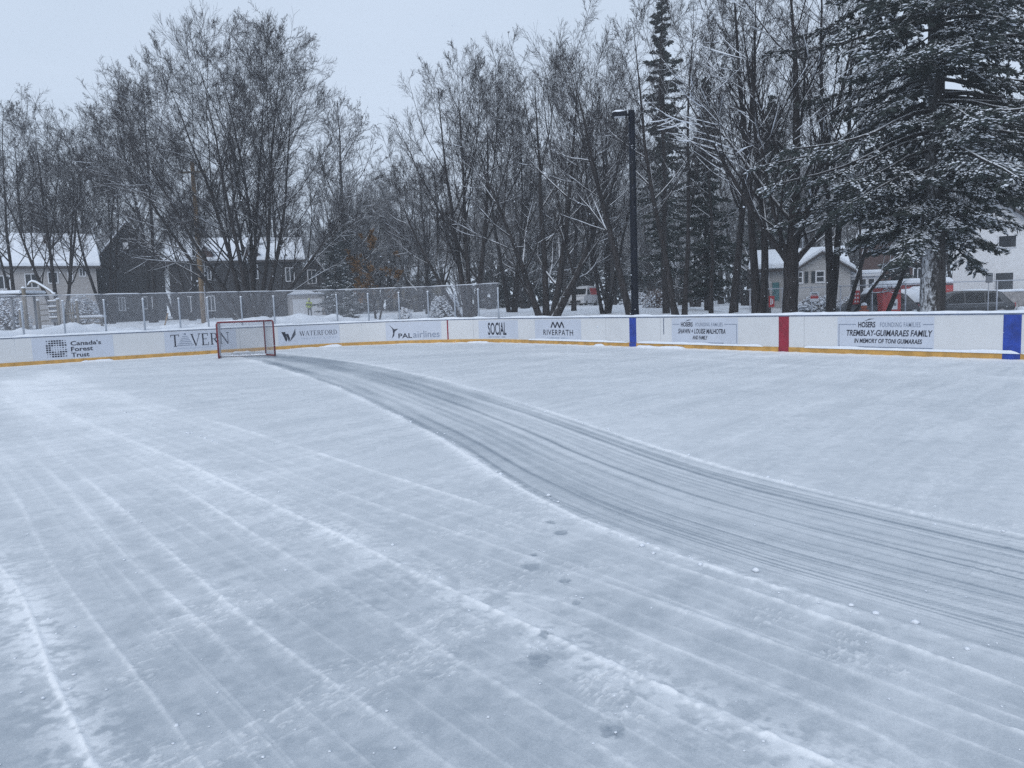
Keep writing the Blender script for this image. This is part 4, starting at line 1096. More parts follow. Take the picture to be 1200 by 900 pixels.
dup(spm, base(905, 60), 2.2, 1.02, 'dark spruce behind the straight trunk and the stout snow-heaped maple', '')
sp_far = spruce(204, H=14, rb=3.3, n=110, tw=12, fl=7, fsize=.21, z0=.04, power=.8, snow=1.0, r0=.22, lumpy=.5)
GC = 'hazy conifers at the far edge of the snow'
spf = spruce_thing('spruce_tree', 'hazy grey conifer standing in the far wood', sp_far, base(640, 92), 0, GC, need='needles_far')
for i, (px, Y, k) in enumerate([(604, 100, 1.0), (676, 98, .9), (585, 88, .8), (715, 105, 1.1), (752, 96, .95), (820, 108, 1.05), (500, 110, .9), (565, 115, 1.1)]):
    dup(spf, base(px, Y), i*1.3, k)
for (px, Y, k, lab) in ((395, 74, .72, 'dark conifer beside the garage of the charcoal house'), (408, 80, .85, 'dark bushy conifer between the charcoal house and the brown-leaved tree'), (1062, 62, .9, 'dark conifer behind the red box and the huge spruce')):
    dup(spf, base(px, Y), px, (k*1.2, k*1.2, k*.88), lab, '')
sp_small = spruce(205, H=2.3, rb=.95, n=60, tw=9, fl=7, fsize=.085, z0=.04, power=.8, snow=1.0, r0=.05, flw=.5)
spruce_thing('spruce_tree', 'small young spruce loaded with snow behind the mesh fence', sp_small, base(410, 44), 0)

# --- the tree that kept its brown leaves
tr, c, sn = bare_tree(130, H=6.4, stems=3, r0=.07, spread=12, n1=10, n2=6, n3=4, n4=2, t0=.15, ang1=45, l1=.36)
bt = tree_thing('beech_tree', 'small tree still holding brown leaves behind the mesh fence', 'tree', (tr, c, sn), base(441, 49), 0)
cv = c.get()[::4]; rg = np.random.default_rng(9); cv = cv[cv[:, 2] > .8]; cv = cv[vnoise(cv[:, 0]*1.1+cv[:, 2], cv[:, 1]*1.1-cv[:, 2], 4) > .38]
nl = len(cv); ax = unit(rg.normal(size=(nl, 3))); bx = unit(np.cross(ax, rg.normal(size=(nl, 3))))
Vv, Ff = quads_diamond(cv+rg.normal(0, .03, cv.shape), ax, bx, rg.uniform(.05, .09, nl), rg.uniform(.03, .05, nl))
np_obj('leaves', Vv, [Ff], M['brown_leaf'], bt)

# --- far wood: copies of three bare trees, paled by haze put into their colours, behind the falling snow
GW = 'faint bare trees of the far wood'
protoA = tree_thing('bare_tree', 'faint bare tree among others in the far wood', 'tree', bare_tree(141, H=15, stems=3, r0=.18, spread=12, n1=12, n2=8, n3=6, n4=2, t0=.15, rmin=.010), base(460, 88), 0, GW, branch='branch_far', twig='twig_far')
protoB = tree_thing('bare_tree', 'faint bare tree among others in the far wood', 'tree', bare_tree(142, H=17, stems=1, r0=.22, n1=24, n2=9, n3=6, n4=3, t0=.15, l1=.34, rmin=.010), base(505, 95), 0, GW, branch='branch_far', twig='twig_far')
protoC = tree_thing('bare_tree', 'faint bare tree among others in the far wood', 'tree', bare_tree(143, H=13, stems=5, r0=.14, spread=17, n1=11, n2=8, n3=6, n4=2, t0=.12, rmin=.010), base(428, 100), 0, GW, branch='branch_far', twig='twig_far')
rg = np.random.default_rng(77)
far = [(-60, 80, 1.2), (-20, 95, 1.25), (30, 90, 1.15), (70, 105, 1.3), (105, 92, 1.15), (140, 110, 1.35), (205, 100, 1.2), (245, 112, 1.2), (262, 95, 1.1), (310, 105, 1.15), (345, 100, 1.0), (372, 112, 1.0), (395, 95, 1.0), (412, 108, 1.05), (432, 90, 1.25), (452, 98, 1.3), (400, 84, 1.3), (418, 80, 1.2), (470, 84, 1.25), (445, 120, 1.2), (475, 104, .95),
       (490, 84, .9), (522, 100, 1.1), (540, 118, 1.2), (575, 80, 1.05), (590, 105, 1.2), (615, 76, 1.0), (622, 118, 1.3), (660, 84, 1.1), (668, 112, 1.3), (690, 94, 1.2), (720, 82, 1.15), (730, 115, 1.4), (765, 78, 1.15), (770, 110, 1.4), (800, 90, 1.25), (815, 74, 1.1), (845, 84, 1.2), (855, 110, 1.4),
       (875, 76, 1.15), (895, 95, 1.3), (915, 82, 1.2), (940, 100, 1.4), (955, 78, 1.2), (1000, 84, 1.2), (1030, 95, 1.3), (1050, 78, 1.1), (1085, 90, 1.25), (1120, 84, 1.2), (1160, 80, 1.2), (1195, 88, 1.2), (1230, 80, 1.2), (1280, 84, 1.2), (-110, 85, 1.2)]
for i, (px, Y, k) in enumerate(far):
    dup((protoA, protoB, protoC)[i % 3], base(px, Y+rg.uniform(-3, 3)), rg.uniform(0, 6.28), k*rg.uniform(.92, 1.08))
for i in range(56):
    px = -90+i*24.5+rg.uniform(-9, 9); Y = rg.uniform(86, 135); k = rg.uniform(.95, 1.3)*(.92 if 385 < px < 470 else 1)*(1.12 if px > 520 else 1)
    dup((protoC, protoA, protoB)[i % 3], base(px, Y), rg.uniform(0, 6.28), k)
for i, (px, Y, k) in enumerate(((-40, 100, 1.), (55, 112, .9), (240, 108, .95), (430, 125, .8), (470, 120, .85), (620, 84, .8), (690, 120, 1.2), (735, 118, 1.2), (868, 92, 1.1), (950, 96, 1.1), (1000, 104, 1.2), (1040, 88, 1.0), (1140, 92, 1.))):
    dup(spf, base(px, Y), i*1.9, k)
# two more bare trees close behind the fence beyond the huge spruce
dup(tb, base(1155, 60), 1.2, 1.0, 'bare tree rising behind the white house gable', '')
dup(t13, base(1012, 47), 1.9, .95, 'thin bare tree standing close to the white sunroom', '')
dup(t8, base(225, 72), 2.0, 1.05, 'bare tree behind the roof ridge of the charcoal house', '')
dup(t3, base(500, 62), 2.4, .80, 'thin twin-stemmed bare tree before the tan house', '')
dup(t14, base(672, 58), 1.1, .95, 'slim bare tree rising behind the white and red van', '')
dup(t11, base(900, 52), .7, .95, 'straight bare trunk by the teal door of the beige house', '')

# ------------------------------------------------------------------ shrubs
def shrub(name, label, px, Y, w, h, mat_, snow=.5, seed=0, n=1400, leaf=.07, dome=False, twigs=90):
    rg = np.random.default_rng(seed); root = thing(name, label, 'shrub', base(px, Y), 0)
    az = rg.uniform(0, 6.28, twigs); tl_ = rg.uniform(.1, 1.1, twigs)
    tips = np.stack([np.cos(az)*np.sin(tl_)*w/2, np.sin(az)*np.sin(tl_)*w*.4, h*(.55+.45*np.cos(tl_))*rg.uniform(.8, 1.05, twigs)], -1)
    o_ = tips*np.array([.12, .12, 0])
    a_ = Acc(); a_.add(*tubes(np.stack([o_, (o_+tips)/2+rg.normal(0, .05, tips.shape), tips], 1), np.repeat(np.array([[.014, .01, .006]]), twigs, 0), 3))
    np_obj('stems', a_.get(), a_.F, M['bush_twig'], root)
    d = unit(rg.normal(size=(n, 3))); d[:, 2] = np.abs(d[:, 2]); rr_ = rg.random(n)**.33
    q = d*rr_[:, None]*np.array([w/2, w*.42, h*.95])*(.85+.3*vnoise(d[:, 0]*3+5, d[:, 2]*3+d[:, 1], seed))[:, None]
    ax = unit(rg.normal(size=(n, 3))); bx = unit(np.cross(ax, rg.normal(size=(n, 3))))
    V, F_ = quads_diamond(q, ax, bx, rg.uniform(.6, 1.3, n)*leaf, rg.uniform(.3, .6, n)*leaf)
    np_obj('foliage', V, [F_], M[mat_], root)
    if dome:
        mb = MB().blob((0, 0, h*.66), w*.46, w*.40, h*.42, seed, .10, 18, 8, True); mb.build('snow_cap', M['snow_fine'], root, True)
    elif snow:
        top = q[(rr_ > .72) & (d[:, 2] > .05)]; top = top[rg.random(len(top)) < snow]
        V, F_ = lumps(top+np.array([0, 0, leaf*.5]), rg.uniform(.7, 1.6, len(top))*leaf, seed, .6); np_obj('snow_clumps', V, [F_], M['snow_fine'], root, smooth=True)
    return root
shrub('shrub', 'snow-flecked hedge below the windows of the pale house', 96, 60, 3.2, 2.2, 'bush', 1.0, 1)
shrub('shrub', 'snow-covered shrub at the outer corner of the pale house', 6, 52, 3.0, 2.6, 'bush', 1.0, 2)
shrub('shrub', 'rounded reddish-brown twiggy bush just past the lamp post', 770, 56, 2.1, 1.5, 'bush_twig', .25, 3, 2200, .05)
shrub('hedge', 'dark snow-flecked hedge beneath the shuttered window', 962, 46, 3.4, 1.75, 'bush', 1.0, 4, 2400)
shrub('hedge', 'snow-flecked hedge below the sunroom windows', 1000, 47, 2.6, 1.45, 'bush', 1.0, 5, 1500)
shrub('shrub', 'round shrub under a snow dome beside the sunroom', 1022, 42.5, 1.45, 1.85, 'bush', .6, 6, 1500, .07, True)
shrub('shrub', 'round snow-capped shrub just behind the red box', 1060, 42.5, 1.5, 1.75, 'bush', .6, 7, 1500, .07, True)
shrub('shrub', 'snow-capped shrub against the trunk of the huge spruce', 1074, 43, 1.3, 1.9, 'bush', .6, 8, 1200, .07, True)
shrub('shrub', 'frosted shrub between the brown bush and the far wood', 745, 74, 3.4, 1.4, 'bush_twig', 1.0, 9, 1500, .09)
shrub('shrub', 'small snow-buried bush close to the snow-loaded young spruce', 474, 50, .9, .75, 'bush', 1.0, 14, 600)
shrub('shrub', 'low snowy shrub before the dark conifers beside the tan house', 522, 52, 2.2, 1.6, 'bush', 1.0, 10, 1200)

# ------------------------------------------------------------------ houses
def wbox(parent, x0, x1, z0, z1, yf, mull=1, rail=0, wall_dir=-1, fw=.09):
    """a window on the wall plane y = yf (facing -y): frame with its pane as sub-part"""
    f = MB(); o0, o1 = yf-.06, yf+.02
    f.box(x0-fw, x1+fw, o0, o1, z0-fw, z0); f.box(x0-fw, x1+fw, o0, o1, z1, z1+fw)
    f.box(x0-fw, x0, o0, o1, z0, z1); f.box(x1, x1+fw, o0, o1, z0, z1)
    for i in range(mull):
        xm = x0+(x1-x0)*(i+1)/(mull+1); f.box(xm-.035, xm+.035, o0+.01, o1, z0, z1)
    if rail: zm = (z0+z1)/2; f.box(x0, x1, o0+.014, o1, zm-.03, zm+.03)
    w = f.build('window', M['trim'], parent)
    MB().box(x0, x1, yf-.02, yf-.012, z0, z1).build('pane', M['pane'], w)
    return w
def gable_roof(parent, x0, x1, y0, y1, ze, zr, axis='x', ov=.45, th=.18, snow=.28, name='roof'):
    """ridge along `axis`"""
    def slab(off, t_, o_):
        mb = MB()
        if axis == 'x':
            ym = (y0+y1)/2; k = (zr-ze)/(ym-y0)
            P = [(y0-o_, ze-k*o_+off), (ym, zr+off), (y1+o_, ze-k*o_+off), (y1+o_, ze-k*o_+off+t_), (ym, zr+off+t_), (y0-o_, ze-k*o_+off+t_)]
            mb.prism(P, x0-o_, x1+o_, 'x')
        else:
            xm = (x0+x1)/2; k = (zr-ze)/(xm-x0)
            P = [(x0-o_, ze-k*o_+off), (xm, zr+off), (x1+o_, ze-k*o_+off), (x1+o_, ze-k*o_+off+t_), (xm, zr+off+t_), (x0-o_, ze-k*o_+off+t_)]
            mb.prism(P, y0-o_, y1+o_, 'y')
        return mb
    r = slab(.004, th, ov).build(name, M['roof'], parent)
    slab(th+.006, snow, ov-.05).build('snow_cover', M['snow'], r, bevel=.06)
    return r
def gable_body(x0, x1, y0, y1, ze, zr, axis='x', z0=-1.0):
    mb = MB()
    if axis == 'x': mb.prism([(y0, z0), (y0, ze), ((y0+y1)/2, zr), (y1, ze), (y1, z0)], x0, x1, 'x')
    else: mb.prism([(x0, z0), (x0, ze), ((x0+x1)/2, zr), (x1, ze), (x1, z0)], y0, y1, 'y')
    return mb
class HouseFrame:
    """local frame of a house: columns and rows of the photo read on its front wall (depth Y)"""
    def __init__(s, name, label, px, Y, turn=1.0):
        s.Y = Y; s.px = px; s.x0 = X(px, Y); s.g = gzf(s.x0, Y)
        s.a = math.atan2(-float(s.x0), Y)*turn
        s.o = thing(name, label, 'house', (float(s.x0), float(Y), s.g), s.a)
    def x(s, px): return float(X(px, s.Y)-s.x0)*math.cos(s.a)
    def z(s, px, py): return float(Zh(px, py, s.Y)-s.g)
# pale two-storey house, far end of the glass
h = HouseFrame('pale_house', 'pale grey house with a long snow-covered roof behind bare trees', 50, 70)
xa, xb = h.x(-70), h.x(118); ze, zr = h.z(90, 310), h.z(90, 272)
gable_body(xa, xb, 0, 8.5, ze, zr).build('wall', M['grey_wall'], h.o); r = gable_roof(h.o, xa, xb, 0, 8.5, ze, zr)
MB().box(h.x(58), h.x(58)+.5, 2.6, 3.1, zr-1.6, zr+.1).build('chimney', M['brick_wall'], r)
for a_, b_, y0, y1 in ((84, 88, 318, 328), (98, 104, 314, 322), (33, 46, 320, 335), (2, 14, 322, 336), (60, 70, 318, 330)): wbox(h.o, h.x(a_), h.x(b_), h.z(90, y1), h.z(90, y0), 0)
# dark gabled house
h = HouseFrame('gabled_house', 'dark sided house whose steep gable faces the rink', 155, 78)
xa, xb = h.x(116), h.x(196); ze, zr = h.z(155, 308), h.z(155, 262)
gable_body(xa, xb, 0, 9, ze, zr, 'y').build('wall', M['dark_wall'], h.o); gable_roof(h.o, xa, xb, 0, 9, ze, zr, 'y', .35, .16, .22)
for a_, b_, y0, y1 in ((140, 146, 349, 363), (168, 178, 349, 362)): wbox(h.o, h.x(a_), h.x(b_), h.z(155, y1), h.z(155, y0), 0)
MB().box(h.x(150), h.x(156), -.03, .03, h.z(153, 292), h.z(153, 284)).build('vent', M['trim'], h.o)
# charcoal house with white windows
h = HouseFrame('charcoal_house', 'charcoal two-storey house with white framed windows and snowy roof', 300, 82)
xa, xb = h.x(204), h.x(357); ze, zr = h.z(300, 305), h.z(300, 279)
gable_body(xa, xb, 0, 8, ze, zr).build('wall', M['dark_wall_b'], h.o); gable_roof(h.o, xa, xb, 0, 8, ze, zr)
for a_, b_, y0, y1, mu in ((229, 233, 307, 326, 0), (244, 250, 307, 326, 1), (298, 304, 311, 326, 1), (338, 347, 315, 330, 1), (222, 229, 346, 362, 1), (245, 252, 346, 362, 1), (293, 298, 346, 364, 0)):
    wbox(h.o, h.x(a_), h.x(b_), h.z(300, y1), h.z(300, y0), 0, mu)
xc, xd = h.x(357.3), h.x(384); ze2, zr2 = h.z(370, 319), h.z(370, 301)
gable_body(xc, xd, -.5, 7, ze2, zr2, 'y').build('wing_wall', M['dark_wall_b'], h.o); gable_roof(h.o, xc, xd, -.5, 7, ze2, zr2, 'y', .3, .15, .22, 'wing_roof')
wbox(h.o, h.x(364), h.x(373), h.z(368, 331), h.z(368, 316), -.5, 1)
ga, gb = h.x(337), h.x(377); zt = h.z(357, 346)
MB().box(ga, gb, -6, -.55, -1, zt).build('garage_wall', M['grey_wall'], h.o)
MB().box(ga+.3, gb-.3, -6.05, -6.0, -.5, zt-.45).build('garage_door', M['trim'], h.o)
MB().box(ga-.3, gb+.5, -6.4, -.55, zt+.003, zt+.33).build('garage_snow', M['snow'], h.o, bevel=.08)
dm = MB().prism([(h.x(332), h.z(340, 305)), (h.x(346), h.z(340, 305)), (h.x(339), h.z(340, 296))], -.1, 2.2, 'y'); dm.build('dormer', M['dark_wall_b'], h.o)
for pa, pb in ((236, 254), (288, 306)):
    xm = (h.x(pa)+h.x(pb))/2; zl, zt_ = h.z(300, 307), h.z(300, 289)
    d_ = MB().prism([(h.x(pa), zl), (h.x(pb), zl), (h.x(pb), zl+.9), (xm, zt_), (h.x(pa), zl+.9)], -.12, 2.6, 'y').build('dormer', M['brick_wall'], h.o)
    MB().prism([(h.x(pa)-.3, zl+.75), (h.x(pa)-.3, zl+.98), (xm, zt_+.30), (h.x(pb)+.3, zl+.98), (h.x(pb)+.3, zl+.75), (xm, zt_+.06)], -.30, 2.7, 'y').build('snow_cover', M['snow'], d_)
MB().box(h.x(318), h.x(322), 3.0, 3.7, h.z(300, 285), h.z(300, 268)).build('chimney', M['brick_wall'], h.o)
# tan house with a small square tower
h = HouseFrame('tan_house', 'tan house with a small square tower behind the brown-leaved tree', 465, 112)
xa, xb = h.x(452), h.x(524); ze, zr = h.z(480, 330), h.z(480, 312)
gable_body(xa, xb, 0, 8, ze, zr).build('wall', M['tan_wall'], h.o); gable_roof(h.o, xa, xb, 0, 8, ze, zr)
for a_, b_ in ((484, 490), (498, 505)): wbox(h.o, h.x(a_), h.x(b_), h.z(480, 344), h.z(480, 334), 0, 1)
ta, tb_ = h.x(425.5), h.x(444); zt = h.z(435, 282)
MB().box(ta, tb_, -1, 1.4, -1, zt).build('tower', M['tan_wall'], h.o)
MB().prism([(ta-.4, zt+.002), (tb_+.4, zt+.002), (tb_+.3, zt+.35), ((ta+tb_)/2, zt+.9), (ta-.3, zt+.35)], -1.4, 1.8, 'y').build('tower_roof', M['snow'], h.o)
wbox(h.o, h.x(431), h.x(434), h.z(435, 297), h.z(435, 289), -1, 0); wbox(h.o, h.x(438), h.x(441), h.z(435, 297), h.z(435, 289), -1, 0)
# grey house far behind the lamp post
h = HouseFrame('grey_house', 'faint grey house far beyond the brown bush', 800, 118)
xa, xb = h.x(752), h.x(812); ze, zr = h.z(790, 322), h.z(790, 300)
gable_body(xa, xb, 0, 8, ze, zr).build('wall', M['grey_wall'], h.o); gable_roof(h.o, xa, xb, 0, 8, ze, zr)
for a_, b_ in ((760, 764), (772, 777), (795, 800)): wbox(h.o, h.x(a_), h.x(b_), h.z(790, 338), h.z(790, 327), 0, 1)
# beige bungalow
h = HouseFrame('beige_house', 'beige bungalow with dark shutters and deep snow on its roof', 925, 53)
xa, xb = h.x(884), h.x(986); ze, zr = h.z(925, 316), h.z(925, 296)
gable_body(xa, xb, 0, 9, ze, zr).build('wall', M['beige_wall'], h.o); gable_roof(h.o, xa, xb, 0, 9, ze, zr, snow=.35)
xc, xd = h.x(931), h.x(992); zg, zp = h.z(960, 319), h.z(960, 300)
gable_body(xc, xd, -2, 3, zg, zp, 'y').build('gable_wall', M['beige_wall'], h.o); gable_roof(h.o, xc, xd, -2, 3, zg, zp, 'y', .35, .15, .3, 'gable_roof')
z0, z1 = h.z(950, 331), h.z(950, 320)
wbox(h.o, h.x(955.5), h.x(963), z0, z1, -2, 0, 1); wbox(h.o, h.x(935.5), h.x(939), z0, z1, -2, 0, 1)
for px in (942, 949.5): MB().box(h.x(px), h.x(px+4), -2.06, -2.002, z0-.05, z1+.05).build('shutter', M['shutter'], h.o)
wbox(h.o, h.x(887), h.x(891), h.z(868, 337), h.z(868, 322), 0, 0); wbox(h.o, h.x(893), h.x(900), h.z(895, 337), h.z(895, 321), 0, 1)
d = MB().box(h.x(905), h.x(913), -.07, .01, h.z(909, 352), h.z(909, 331)).build('door', M['teal'], h.o)
MB().blob((h.x(906.2), -.1, h.z(909, 342)), .05, .05, .05, 1, 0, 8, 5).build('handle', M['rim'], d)
# white sunroom
h = HouseFrame('sunroom_house', 'low white sunroom with a row of windows and snowy flat roof', 1008, 50)
xa, xb = h.x(986), h.x(1030); zt = h.z(1008, 324)
MB().box(xa, xb, 0, 5, -1, zt).build('wall', M['trim'], h.o)
MB().box(xa-.2, xb+.25, -.25, 5.2, zt+.003, zt+.12).build('roof', M['trim'], h.o)
MB().box(xa-.15, xb+.2, -.2, 5.1, zt+.123, zt+.40).build('snow_cover', M['snow'], h.o, bevel=.08)
for a_ in (989.5, 997.5, 1008, 1017.5): wbox(h.o, h.x(a_), h.x(a_+6.2), h.z(1008, 338), h.z(1008, 327.5), 0, 0)
# dark brick house
h = HouseFrame('brick_house', 'dark red brick house half hidden behind the red box', 1050, 72)
xa, xb = h.x(1006), h.x(1098); ze, zr = h.z(1050, 280), h.z(1050, 266)
gable_body(xa, xb, 0, 9, ze, zr).build('wall', M['brick_wall'], h.o); gable_roof(h.o, xa, xb, 0, 9, ze, zr, snow=.12)
for a_ in (1052, 1070): wbox(h.o, h.x(a_), h.x(a_+9), h.z(1050, 330), h.z(1050, 316), 0, 1)
# white stucco house
h = HouseFrame('white_house', 'white stucco house with a tall snowy gable behind the spruce', 1165, 48)
xa, xb = h.x(1114), h.x(1222); ze, zr = h.z(1165, 276), h.z(1165, 236)
gable_body(xa, xb, 0, 9, ze, zr, 'y').build('wall', M['white_wall'], h.o); gable_roof(h.o, xa, xb, 0, 9, ze, zr, 'y', .5, .16, .34)
wbox(h.o, h.x(1168.5), h.x(1188), h.z(1178, 290), h.z(1178, 277), 0, 0, fw=.04); wbox(h.o, h.x(1166), h.x(1186), h.z(1176, 340), h.z(1176, 320), 0, 0, fw=.04)
# stone wall before it
xa, xb = X(1146, 45.5), X(1230, 45.5); zt = Zh(1175, 342, 45.5); w = thing('stone_wall', 'low rough stone retaining wall before the white house', 'wall', (float(xa), 45.5, 0.3), 0)
MB().box(0, float(xb-xa), 0, .5, 0, float(zt)-.3).build('masonry', M['stone'], w)
MB().box(-.04, float(xb-xa)+.04, -.04, .54, float(zt)-.298, float(zt)-.16).build('snow_cap', M['snow'], w, bevel=.04)

# ------------------------------------------------------------------ vehicles
def car(name, label, px, Y, rz, prof, glass, W, col, L, wheels, cat='car', snow_roof=True, bands=()):
    """prof: side outline (x along, z up), front at -x; upper points lean inwards"""
    root = thing(name, label, cat, base(px, Y), rz)
    zmax = max(p[1] for p in prof); zb = 1.26 if cat == 'van' else 1.045
    def hwid(z): return W/2*(1-.16*max(0, (z-zb)/(zmax-zb))) if z > zb else W/2
    lo, hi_ = [], []
    for i in range(len(prof)):
        (xa_, za_), (xb_, zb_) = prof[i], prof[(i+1) % len(prof)]
        (lo if za_ <= zb else hi_).append((xa_, za_))
        if (za_ <= zb) != (zb_ <= zb):
            t_ = (zb-za_)/(zb_-za_); q_ = (xa_+(xb_-xa_)*t_, zb); lo.append(q_); hi_.append(q_)
    mb = MB()
    for pf in (lo, hi_):
        n_ = len(pf); b = len(mb.V)
        for sgn in (-1, 1):
            for (a_, z) in pf: mb.V.append((a_, sgn*hwid(z), z))
        mb.F.append(tuple(b+i for i in range(n_))); mb.F.append(tuple(b+n_+i for i in reversed(range(n_))))
        for i in range(n_):
            j = (i+1) % n_
            if abs(pf[i][1]-zb) < 1e-6 and abs(pf[j][1]-zb) < 1e-6: continue
            mb.F.append((b+j, b+i, b+n_+i, b+n_+j))
    body = mb.build('body', M[col], root)
    for poly in glass['side']:
        for sgn in (-1, 1):
            m2 = MB(); b = 0
            for o_ in (.006, .018):
                for (a_, z) in poly: m2.V.append((a_, sgn*(hwid(z)+o_), z))
            k = len(poly); m2.F += [tuple(range(k)), tuple(k+i for i in reversed(range(k)))]+[((i+1) % k, i, k+i, k+(i+1) % k) for i in range(k)]
            m2.build('side_window', M['car_glass'], root)
    for nm, (p0, p1) in glass['ends'].items():
        dx, dz = p1[0]-p0[0], p1[1]-p0[1]; l_ = math.hypot(dx, dz); nx, nz = -dz/l_, dx/l_
        if (nx > 0) != (nm == 'rear_window'): nx, nz = -nx, -nz
        m2 = MB(); q0 = .10; q1 = .90
        A_ = (p0[0]+dx*q0, p0[1]+dz*q0); B_ = (p0[0]+dx*q1, p0[1]+dz*q1)
        for o_ in (.006, .02):
            m2.V += [(A_[0]+nx*o_, -hwid(A_[1])*.88, A_[1]+nz*o_), (A_[0]+nx*o_, hwid(A_[1])*.88, A_[1]+nz*o_), (B_[0]+nx*o_, hwid(B_[1])*.88, B_[1]+nz*o_), (B_[0]+nx*o_, -hwid(B_[1])*.88, B_[1]+nz*o_)]
        m2.F += [(0, 1, 2, 3), (7, 6, 5, 4), (0, 4, 5, 1), (1, 5, 6, 2), (2, 6, 7, 3), (3, 7, 4, 0)]
        m2.build(nm, M['car_glass'], root)
    for wx in wheels:
        for sgn in (-1, 1):
            y_ = sgn*(W/2-.10)
            t_ = MB().tube([(wx, y_-.11, .33), (wx, y_+.11, .33)], .34, 20).build('wheel', M['rubber'], root, bevel=.03)
            MB().tube([(wx, y_+sgn*.105, .33), (wx, y_+sgn*.125, .33)], .21, 14).build('rim', M['rim'], t_)
    xr = max(p[0] for p in prof); xf = min(p[0] for p in prof)
    for sgn in (-1, 1):
        MB().box(xr-.14, xr+.015, sgn*W/2-(.02 if sgn > 0 else -.006)-.16*(sgn > 0), sgn*W/2+(.008 if sgn > 0 else .18), .80, 1.02).build('tail_light', M['tail'], root)
        MB().box(xf-.015, xf+.14, sgn*W/2-.30 if sgn > 0 else -W/2-.006, W/2+.006 if sgn > 0 else -W/2+.30, .66, .82).build('headlight', M['headlight'], root)
        MB().box(xf+L*.31, xf+L*.31+.12, sgn*(W/2+.09)-.09, sgn*(W/2+.09)+.09, 1.0, 1.14).build('mirror', M[col], root, bevel=.03)
    MB().box(xf-.03, xf+.01, -W*.3, W*.3, .42, .66).build('grille', M['rubber'], root)
    MB().box(xr-.01, xr+.03, -.26, .26, .62, .74).build('number_plate', M['sign_white'], root)
    for (a0, a1, z0, z1, m_) in bands:
        for sgn in (-1, 1):
            m2 = MB()
            for o_ in (.005, .012):
                m2.V += [(a0, sgn*(hwid(z0)+o_), z0), (a1, sgn*(hwid(z0)+o_), z0), (a1, sgn*(hwid(z1)+o_), z1), (a0, sgn*(hwid(z1)+o_), z1)]
            m2.F += [(0, 1, 2, 3), (7, 6, 5, 4), (0, 4, 5, 1), (1, 5, 6, 2), (2, 6, 7, 3), (3, 7, 4, 0)]
            m2.build('colour_panel', M[m_], root)
    if snow_roof:
        top = [p for p in prof if p[1] > zmax-.08]; a0, a1 = min(p[0] for p in top), max(p[0] for p in top)
        MB().blob(((a0+a1)/2, 0, zmax-.03), (a1-a0)/2*.98, hwid(zmax)*.9, .10, 3, .04, 20, 6, True).build('snow_on_roof', M['snow_fine'], root, True)
    return root
suv = [(-2.3, .30), (-2.34, .62), (-2.25, .88), (-1.25, 1.02), (-.55, 1.60), (.1, 1.70), (1.45, 1.66), (1.75, 1.58), (2.22, 1.06), (2.33, .98), (2.35, .45), (2.25, .30)]
suvg = {'side': [[(-1.0, 1.06), (-.48, 1.52), (.02, 1.60), (.02, 1.06)], [(.1, 1.06), (.1, 1.60), (.95, 1.58), (.95, 1.06)], [(1.03, 1.08), (1.03, 1.57), (1.45, 1.53), (1.75, 1.12)]], 'ends': {'windscreen': ((-1.25, 1.02), (-.55, 1.60)), 'rear_window': ((1.75, 1.58), (2.22, 1.06))}}
wag = car('parked_car', 'black station wagon parked beyond the fence beside the spruce trunk', 1122, 40.0, math.radians(-12), suv, suvg, 1.86, 'car_black', 4.7, (-1.45, 1.4))
for sg_ in (-1, 1): MB().box(-1.1, 1.8, sg_*.93-(.002 if sg_ > 0 else .014), sg_*.93+(.014 if sg_ > 0 else .002), 1.02, 1.05).build('trim_strip', M['rim'], wag)
car('parked_car', 'dark snow-topped car parked behind the red upright panel and hydrant', 1016, 41.5, math.radians(-16), suv, suvg, 1.86, 'car_black', 4.7, (-1.45, 1.4))
van = [(-2.5, .35), (-2.55, .75), (-2.4, 1.05), (-1.75, 1.22), (-1.05, 2.0), (-.75, 2.15), (2.4, 2.2), (2.5, 2.1), (2.5, .45), (2.4, .35)]
vang = {'side': [[(-1.45, 1.28), (-1.0, 1.85), (-.55, 1.9), (-.55, 1.28)]], 'ends': {'windscreen': ((-1.75, 1.22), (-1.05, 2.0))}}
car('parked_van', 'white van with a red upper side on the snowy road beyond the trees', 684, 86, math.radians(64), van, vang, 1.95, 'car_white', 5.0, (-1.6, 1.5), 'van', True, [(-.35, 2.3, 1.25, 2.0, 'car_red')])
# ------------------------------------------------------------------ red boxes, signs, hydrant, fence
def red_box(label, px0, px1, py0, Y, depth, notice):
    xa, xb = X(px0, Y), X(px1, Y); g = gzf(xa, Y); zt = float(Zh((px0+px1)/2, py0, Y)-g); w = float(xb-xa)
    o = thing('red_box', label, 'storage box', (float(xa), float(Y), g), 0)
    MB().box(0, w, 0, depth, -.3, zt).build('body', M['shed_red'], o, bevel=.02)
    MB().prism([(-.06, zt+.002), (w+.06, zt+.002), (w*.82, zt+.36), (w*.18, zt+.36)], -.06, depth+.06, 'y').build('snow_cover', M['snow_fine'], o, bevel=.07)
    MB().box(.03, w-.03, -.012, -.002, zt-.1, zt-.02).build('rim', M['roof'], o)
    if notice:
        MB().box(w*.50, w*.80, -.018, -.004, zt*.40, zt*.68).build('notice', M['sign_white'], o); MB().box(w*.50, w*.80, -.018, -.004, zt*.18, zt*.28).build('notice', M['sign_white'], o)
        MB().box(w*.56, w*.74, -.024, -.019, zt*.50, zt*.58).build('picture', M['sign_grey'], o)
    return o
red_box('red metal box with white notices under a pile of snow', 1034, 1056, 337, 40, 1.4, True)
o = red_box('lower dark red box with snowy lid against the spruce trunk', 1062, 1082, 333.5, 44, 1.4, False)
red_box('dark red box showing between the spruce trunk and white house', 1098, 1117, 332, 46, 1.2, False)
